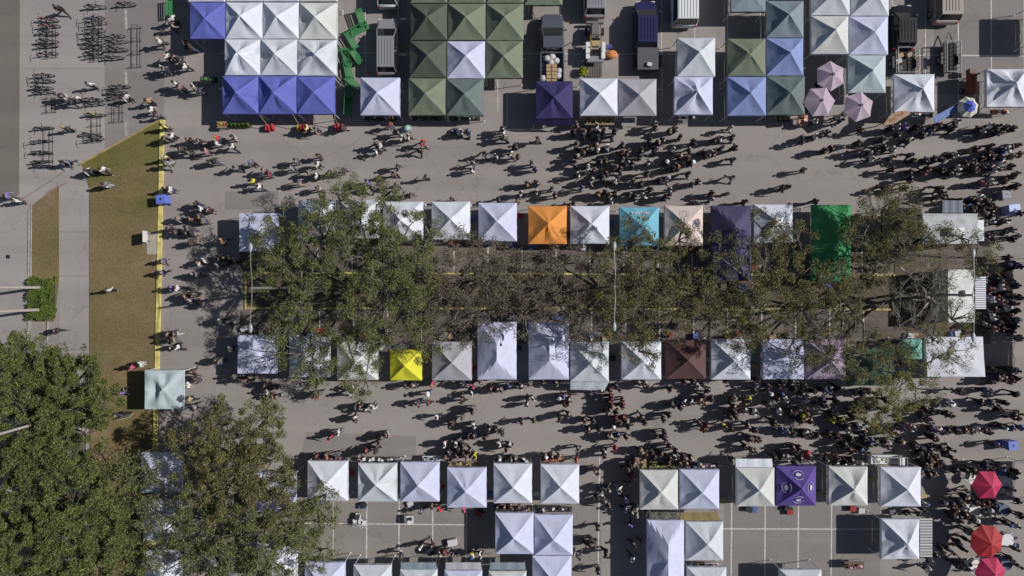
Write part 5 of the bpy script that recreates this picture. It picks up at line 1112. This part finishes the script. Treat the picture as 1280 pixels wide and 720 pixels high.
    nm = ['pel', 'hipL', 'knL', 'hipR', 'knR']; rt = {'pel': (.155, .12), 'hipL': .108, 'hipR': .108, 'knL': .075, 'knR': .075}
    E3 = [('pel', 'hipL'), ('hipL', 'knL'), ('pel', 'hipR'), ('hipR', 'knR')]; J3 = dict(J)
    if seed % 8 != 3:
        for n in 'LR': J3['cf'+n] = lerp3(J['kn'+n], J['an'+n], .92); nm.append('cf'+n); rt['cf'+n] = .06; E3.append(('kn'+n, 'cf'+n))
    idx, vs, rad = chain(J3, nm, rt)
    trou = skinned(vs, [(idx[a], idx[b]) for a, b in E3], rad, 'trousers', sub); trou.materials.append(PANTS[0])
    hb = MB(); hx, hy, hz = J['h1']; n1 = 12 if sub else 7
    hb.ball((hx, hy-.018, hz+.012), (.096, .112, .10), n1, 5, zmin=-.25)
    if seed % 2: hb.ball((hx, hy-.075, hz-.06), (.075, .05, .13), 8, 5)
    hm = bpy.data.meshes.new('hair'); hm.from_pydata(hb.v, [], hb.f); hm.materials.append(hair_mats[0]); hm.polygons.foreach_set('use_smooth', [True]*len(hm.polygons)); hm.update()
    ht = MB(); ht.ball((hx, hy-.01, hz+.03), (.10, .115, .10), n1, 5, zmin=0); ht.tube((hx, hy+.02, hz+.03), (hx, hy+.02, hz+.04), .165 if seed % 2 else .125, .12, n1)
    tm = bpy.data.meshes.new('hat'); tm.from_pydata(ht.v, [], ht.f); tm.materials.append(TOP['w'][0]); tm.polygons.foreach_set('use_smooth', [True]*len(tm.polygons)); tm.update()
    return dict(body=me, shirt=top, trousers=trou, hair=hm, hat=tm)
FIG = [make_figure(k, i, 1) for i, k in enumerate(['walk', 'walk', 'stand', 'walk', 'stand', 'walk', 'walk', 'stand'])]
FIGLOW = [make_figure(k, i+10, 0) for i, k in enumerate(['walk', 'stand', 'walk', 'stand'])]
TILES = """
180,140,5|115,85,y 160,143,w 118,165,k 120,280,y 135,320,g 265,168,k 340,182,k 452,158,R 442,186,w 545,152,k 543,212,w 380,240,p 215,228,k 260,245,g 400,308,g 425,300,k 570,348,g 665,315,g 742,362,p 775,385,r 672,432,Y 713,463,w 945,300,g 920,350,b 1085,270,k 1078,325,w 1020,380,g 1070,395,w 1150,380,k 1240,362,k 960,440,b 1080,475,k 125,478,k 152,482,w 318,573,k 350,602,w 395,610,k 200,662,g 285,665,p 342,652,k 362,680,g 1012,95,y 1065,105,g 1240,92,k
436,140,5|250,75,r 300,120,g 325,158,w 368,152,w 165,198,k 195,207,w 165,243,w 455,188,R 440,238,k 300,338,g 283,385,g 110,432,v 290,450,g 140,475,k 350,508,p 382,515,p 483,405,g 700,120,w 745,120,g 955,97,k 965,118,w 980,155,g 1180,170,k 850,255,g 780,320,g 765,355,w 920,272,w 1010,258,w 1055,275,k 1040,213,k 1145,318,g 1165,352,v 1112,443,o 1177,440,k 1172,498,w 1075,508,w 940,543,k 1055,556,k 640,543,k 1270,478,k
640,140,6|490,82,k 465,145,k 545,150,g 590,130,k 640,104,w 692,130,k 772,140,k 755,180,k 650,190,k 488,245,g 540,288,g 490,330,k 480,380,g 570,268,k 640,250,k 640,285,g 712,265,w 830,243,k 868,300,k 825,300,r 870,385,w 835,358,g 780,415,p 575,415,w 620,430,k 500,468,w 600,512,w 680,490,k 720,460,k 795,498,k 770,517,w 702,598,k 648,607,o 525,572,b 745,668,w 730,622,k 780,602,k 890,622,k 305,563,k 325,620,k 465,680,k 920,513,k 820,430,k 910,392,k 660,370,k 702,362,k 430,705,k
780,140,6|240,85,w 238,118,g 345,138,k 390,125,g 805,113,w 825,185,k 722,192,w 690,205,k 428,183,k 295,205,k 200,205,k 265,225,k 530,220,k 500,280,k 372,275,w 240,278,k 135,283,k 655,303,w 612,310,k 680,308,g 740,265,k 835,265,k 825,350,g 130,330,g 190,375,w 420,330,k 322,373,k 490,348,k 510,378,k 415,410,k 370,422,k 485,460,k 175,455,k 330,495,w 270,510,k 140,530,k 205,575,k 150,625,w 85,630,k 357,583,w 345,625,k 312,640,k 520,540,b 566,520,k 825,490,g 665,608,k 660,660,w 780,610,g 540,685,k 910,670,r
940,140,6|400,430,g 287,550,k 238,570,k 490,665,k 480,180,w 540,160,p 575,155,g 390,215,k 610,265,k 552,285,k 810,225,k 815,290,p 985,205,k 1010,265,k 940,265,k 905,350,w 1040,355,k 1010,570,k 1060,555,w 1075,275,w 830,130,k 1060,112,k 650,35,w 672,62,k 480,65,w 1070,425,k 885,300,k
1100,130,5.333|125,150,w 130,200,k 175,145,v 215,235,w 190,240,k 255,150,k 300,150,v 290,205,k 345,180,b 370,160,k 405,130,k 460,150,k 500,157,k 525,112,w 90,295,w 40,290,k 100,355,p 215,335,k 240,370,k 310,370,k 370,360,k 425,365,k 485,345,k 520,330,w 210,450,k 220,500,k 330,430,k 315,457,p 470,460,k 420,440,k 500,452,k 540,420,w 580,395,k 650,300,k 680,365,k 620,380,k 650,410,g 640,442,k 700,410,k 740,402,k 730,330,k 762,352,k 750,280,k 703,172,w 660,170,k 790,190,k 742,140,w 792,147,k 850,150,k 900,160,k 840,310,b 870,298,w 830,352,b 820,392,w 900,345,g 930,270,k 900,285,k 940,332,k 780,440,w 880,415,k 930,462,p 900,480,k 840,510,k 760,512,w 700,520,p 920,545,k 90,558,w 60,562,k 180,560,k 410,558,k 427,590,p 440,612,k 540,640,k 620,630,g 680,620,w 650,650,k 722,640,k 742,670,k 600,680,b 780,690,k 702,692,k
180,40,7.2|130,72,w 190,215,w 135,305,w 178,330,k 352,300,w 320,260,k 270,455,w 312,487,p 430,490,w 467,510,k 25,615,o 45,690,w 345,95,k 400,120,k
0,0,1|109,104,w 155,120,w 126,211,w 130,230,g 107,213,w 80,201,b 17,250,w 5,244,v 194,143,p 133,363,w 163,460,P 173,456,w 150,492,v 142,520,k 100,452,w 75,455,w 76,202,b 213,22,w 213,31,n 66,414,k 70,8,k 112,213,k 1249,557,v 218,70,k 79,159,k 69,118,w 77,119,k 92,121,w 84,125,k
180,280,6|125,272,v 118,360,v 230,60,k 345,65,k 330,33,k 180,30,k 300,60,g 340,140,k 570,130,o 400,290,w 442,273,w 540,312,w 552,260,k 600,255,k 620,285,k 342,375,w 393,380,k 190,480,v 240,482,w 300,545,k 367,530,k 330,582,w 430,570,p 440,600,k 690,270,k
180,380,5.333|153,203,k 190,200,k 165,245,k 175,290,g 215,292,w 500,118,w 540,122,w 570,300,w 470,380,k 495,387,g 305,460,r 330,497,k 285,540,w 345,512,k 300,640,n 322,690,w 600,487,g 620,512,k 700,495,k 800,540,k 870,560,k 815,590,w 850,622,k 882,617,k 642,512,p
340,465,6|310,190,P 347,165,v 600,125,w 575,167,w 620,268,k 652,262,k 750,265,w 690,290,w 605,345,w 622,362,k 430,495,R 492,460,w 850,475,k 795,510,k 817,498,g 770,602,k 782,570,k 645,640,p 702,600,r 1000,110,k 1060,95,k 1193,95,P 1170,167,w 1090,235,k 1172,235,r 330,640,r 400,640,p 470,640,k
520,465,6|415,113,P 415,167,w 350,215,k 430,280,g 415,307,k 345,345,g 155,340,w 270,383,k 250,402,k 430,405,w 430,425,k 565,140,k 642,140,g 610,140,k 785,120,w 845,95,g 690,100,b 845,205,k 830,255,w 877,205,w 880,370,O 795,380,k 550,440,k 602,440,k 642,465,k 520,500,k 385,495,k 437,490,k 340,515,k 210,550,w 295,545,w 350,560,k 322,580,k 400,600,g 438,640,Y 380,650,p 360,620,k 250,610,k 220,642,k 300,640,k 620,545,w 680,582,k 702,558,w 810,665,w 622,657,k 710,660,k 750,660,g 200,80,k 350,90,k 480,75,k
660,465,6|270,185,k 240,197,k 310,205,r 275,250,r 310,240,k 240,350,k 310,330,g 380,580,g 490,370,k 430,370,k 620,140,r 670,110,k 690,135,k 625,190,r 625,235,r 640,262,r 715,215,r 715,262,r 620,290,r 665,300,k 750,370,k 730,350,r 757,410,k 660,360,r 690,380,k 640,415,k 540,440,g 460,440,k 600,490,k 640,497,w 680,480,b 740,490,k 660,512,g 880,380,k 860,350,k 880,90,w 840,90,w 890,120,k 540,140,w 470,150,b 220,90,g 110,72,g 660,580,R 585,613,w 575,632,g 600,310,p 882,610,r 850,600,n 902,600,w 800,680,r 925,602,k 130,640,n 180,645,p 230,640,n
800,465,6|235,135,k 340,80,r 400,65,k 495,110,n 520,140,k 445,105,w 655,65,k 885,95,w 882,62,k 330,235,w 255,255,g 310,270,k 395,240,w 460,225,n 490,247,n 480,185,k 545,210,k 690,205,k 717,195,g 800,225,O 820,215,Y 710,270,k 720,310,k 690,350,k 870,305,w 800,300,w 730,352,k 870,150,g 30,370,k 185,360,k 225,330,k 190,345,w 185,500,k 130,475,g 202,510,k 190,460,k 455,390,r 500,410,r 480,442,r 640,402,Y 700,435,k 820,405,k 870,440,k 825,505,k 850,512,k 905,515,k 800,565,k 870,600,g 790,560,w 230,565,k 280,600,k 270,640,w 230,652,k 330,650,k 390,652,k 300,690,k 360,700,g 220,690,k 450,708,w 690,660,k 120,640,k 160,620,k
940,465,6|40,90,g 20,150,g 130,110,k 210,110,k 240,80,g 310,80,g 322,130,k 400,110,g 205,210,k 265,210,w 140,160,g 240,180,b 370,160,k 480,150,k 550,140,g 590,142,b 655,130,k 130,250,g 210,300,w 295,305,k 320,312,k 430,200,w 480,230,k 540,220,v 640,220,k 560,260,g 420,290,n 430,332,O 385,345,Y 450,370,k 365,370,k 37,308,w 170,380,k 620,365,Y 600,320,k 680,367,O 735,440,w 720,400,k 765,330,k 790,300,g 820,410,w 25,430,k 235,440,b 270,452,b 310,460,k 410,465,w 440,462,k 395,480,k 500,480,k 600,480,k 642,490,k 70,515,k 30,510,k 10,600,n 32,600,k 320,575,k 357,575,k 332,600,k 422,618,R 440,632,k 380,660,k 280,650,w 240,640,k 340,690,g 180,652,k 770,590,r 750,592,k 700,550,k 850,500,k 870,602,g 830,600,b 700,660,k 762,670,k 640,650,k 560,660,k 890,150,k 840,162,k 820,250,k 850,300,g 900,262,k 870,370,k 850,440,k 910,520,b 760,510,k
1080,465,5.333|20,135,r 105,150,b 30,220,k 150,260,g 160,190,k 20,330,k 110,385,k 130,402,k 70,470,g 90,482,g 150,490,p 225,415,k 205,402,p 180,492,w 250,465,k 40,490,k 310,365,p 332,380,w 260,380,v 460,340,w 445,320,p 470,380,v 495,392,v 515,393,w 540,405,k 572,400,k 470,435,k 490,450,p 585,290,k 560,282,k 400,290,k 430,250,k 462,260,k 542,210,b 580,205,w 630,395,k 690,395,k 735,400,g 772,390,w 820,395,k 845,402,k 650,130,k 835,127,b 862,137,v 870,75,k 910,42,k 950,50,k 985,35,k 1000,67,p 1030,40,k 860,215,g 892,225,g 915,255,k 800,205,k 1030,150,k 960,210,k 1010,290,k 1045,280,n 1030,312,k 1000,380,b 1052,375,b 940,370,k 350,500,k 400,512,k 440,520,k 430,560,k 480,520,g 470,562,k 530,510,k 560,540,k 600,520,k 610,580,k 500,570,p 452,595,k 520,610,k 380,550,k 430,640,g 462,650,p 450,690,k 482,685,k 390,680,b 690,660,k 740,662,k 620,660,k 820,630,k 930,632,g
1180,340,5.333|300,160,b 290,60,k 345,185,w 340,120,k 400,200,p 400,70,g 397,100,w 460,60,g 500,90,g 480,210,p 430,240,w 518,170,r 342,300,w 295,350,g 350,380,p 380,340,k 420,300,k 450,332,k 470,400,k 510,322,w 402,380,k 350,250,k 370,30,k 440,22,p 300,22,k 520,440,k 480,362,k 310,400,k 300,270,k 500,260,k 450,150,k 490,660,w 450,650,k 400,700,k 340,650,k 510,700,k 315,120,r 420,150,k 375,170,r 440,290,r
1140,240,6.857|235,40,p 600,40,w 560,60,g 500,130,b 450,122,k 522,150,k 660,130,k 630,180,k 700,150,k 720,240,w 690,247,w 830,245,w 640,262,k 930,380,g 880,402,k 880,322,g 800,350,k 670,370,k 720,402,k 930,182,k 780,262,k 830,620,k 900,610,b 940,640,b 880,652,k 700,210,k 850,560,k
1120,575,4.9655|185,30,k 200,62,p 230,20,k 270,30,k 255,105,w 310,270,k 360,282,k 380,312,k 415,265,g 440,300,w 370,350,k 400,380,k 450,350,k 500,372,g 522,395,g 570,342,g 600,330,w 545,282,k 580,270,r 620,272,k 470,205,w 440,232,k 510,270,k 735,105,g 665,60,b 760,80,k 600,50,k 560,47,k 730,190,g 770,260,k 740,330,k 760,415,w 790,352,k 702,400,k 465,450,g 450,500,k 430,560,k 300,570,k 340,562,k 260,600,k 402,520,k 390,660,k 412,657,k 450,640,w 440,672,k 230,640,g 210,690,w 760,560,k 730,622,k 770,660,k 190,280,w 180,312,k 150,340,k 640,700,w
715,560,4.5|190,35,w 240,15,R 30,72,R 145,140,k 130,130,k 185,235,g 205,237,k 160,270,w 145,287,g 205,320,k 185,310,g 265,240,w 300,350,v 305,297,v 345,375,n 370,387,g 360,350,w 330,440,v 150,460,g 105,545,p 130,552,k 90,560,k 115,530,k 40,625,g 15,600,b 195,600,k 340,630,w 350,550,g 400,540,g 310,120,k 330,100,k 352,90,k 340,170,r 320,210,r 150,700,k 430,372,w
420,630,5.333|635,25,g 682,37,R 567,62,b 850,42,P 560,300,w 430,340,k 635,290,k 690,342,w 722,330,r 775,355,g 910,345,y 955,355,w 1070,30,k 1120,32,p 1170,30,k 1220,34,k
"""
people = []
for line in TILES.strip().splitlines():
    hd, body_ = line.split('|'); x0, y0, s_ = [float(v) for v in hd.split(',')]
    for it in body_.split():
        a, b, c = it.split(','); people.append([x0+float(a)/s_, y0+float(b)/s_, c])
# drop doubles where two tiles overlap
keep = []
for p in people:
    if all((p[0]-q[0])**2+(p[1]-q[1])**2 > 9 for q in keep): keep.append(p)
people = keep
def crowding(p): return sum(1 for q in people if (p[0]-q[0])**2+(p[1]-q[1])**2 < 26**2)
order = sorted(range(len(people)), key=lambda i: crowding(people[i])-(4 if people[i][2] not in 'kg' else 0))
N_INDIV = 300
indiv = set(order[:N_INDIV])
buckets = {}
for i, p in enumerate(people):
    d, ref, rel = nearest_tent(p[0], p[1]); p += [ref, rel]; buckets.setdefault((p[2], ref, rel), []).append(i)
def person_label(i):
    p = people[i]; b = sorted(buckets[(p[2], p[3], p[4])], key=lambda j: people[j][0]); cn = CL[p[2]][0]; n = len(b); k = b.index(i)
    if n == 1: return 'person in a %s top, %s %s' % (cn, p[4], p[3])
    if k == 0: o_ = 'leftmost person'
    elif k == n-1: o_ = 'rightmost person'
    else: o_ = ordinal(k+1)+' person from left'
    return '%s in a %s top, %s %s' % (o_, cn, p[4], p[3])
rp = random.Random(77)
crowd_v, crowd_f, crowd_m = [], [], []; cm = {}; crowd_mats = []
def cidx(m):
    if m.name not in cm: cm[m.name] = len(crowd_mats); crowd_mats.append(m)
    return cm[m.name]
N_CROWD = 0
for i, p in enumerate(people):
    x, y = W(p[0], p[1], 1.45); sc_ = rp.uniform(0.93, 1.07); hd = rp.choice((math.pi/2, -math.pi/2))+rp.gauss(0, 0.55)
    if p[0] < 215: hd = rp.uniform(0, 6.28)
    tops = rp.choice(TOP[p[2]]); pm = rp.choices(PANTS, (4, 5, 3, 1, 3, 1))[0]; sk = rp.choices(skin_tones, (6, 3, 2))[0]; hm = rp.choices(hair_mats, (6, 6, 1, 1))[0]; hat = rp.random() < 0.08
    hatm = rp.choice([TOP['w'][0], TOP['k'][1], TOP['n'][0], TOP['b'][0]])
    if i in indiv:
        F = rp.choice(FIG)
        t = bpy.data.objects.new('person', None); t.empty_display_size = 0.2; COL.objects.link(t); t.location = (x, y, 0); t.rotation_euler = (0, 0, hd); t.scale = (sc_,)*3
        tag(t, person_label(i), 'person', 'festival visitors on the asphalt')
        inst('body', F['body'], t, [sk, eye_m, shoe_m]); inst('shirt', F['shirt'], t, [tops]); inst('trousers', F['trousers'], t, [pm])
        if hat: inst('hat', F['hat'], t, [hatm])
        else: inst('hair', F['hair'], t, [hm])
    else:
        N_CROWD += 1; F = rp.choice(FIGLOW); M = Matrix.Translation((x, y, 0)) @ Matrix.Rotation(hd, 4, 'Z') @ Matrix.Scale(sc_, 4)
        for key, mm in (('body', [sk, eye_m, shoe_m]), ('shirt', [tops]), ('trousers', [pm]), ('hat', [hatm]) if hat else ('hair', [hm])):
            me = F[key]; o_ = len(crowd_v); crowd_v += [tuple(M @ v.co) for v in me.vertices]; ids = [cidx(m) for m in mm]
            for pl in me.polygons: crowd_f.append([v+o_ for v in pl.vertices]); crowd_m.append(ids[min(pl.material_index, len(ids)-1)])
me = bpy.data.meshes.new('crowd'); me.from_pydata(crowd_v, [], crowd_f)
for m in crowd_mats: me.materials.append(m)
me.polygons.foreach_set('material_index', crowd_m); me.polygons.foreach_set('use_smooth', [True]*len(me.polygons)); me.update()
o = bpy.data.objects.new('crowd', me); COL.objects.link(o)
tag(o, 'dense crowd of visitors in mostly dark clothes filling the two market lanes', 'crowd', None, 'stuff')
print('people', len(people), 'crowd', N_CROWD)
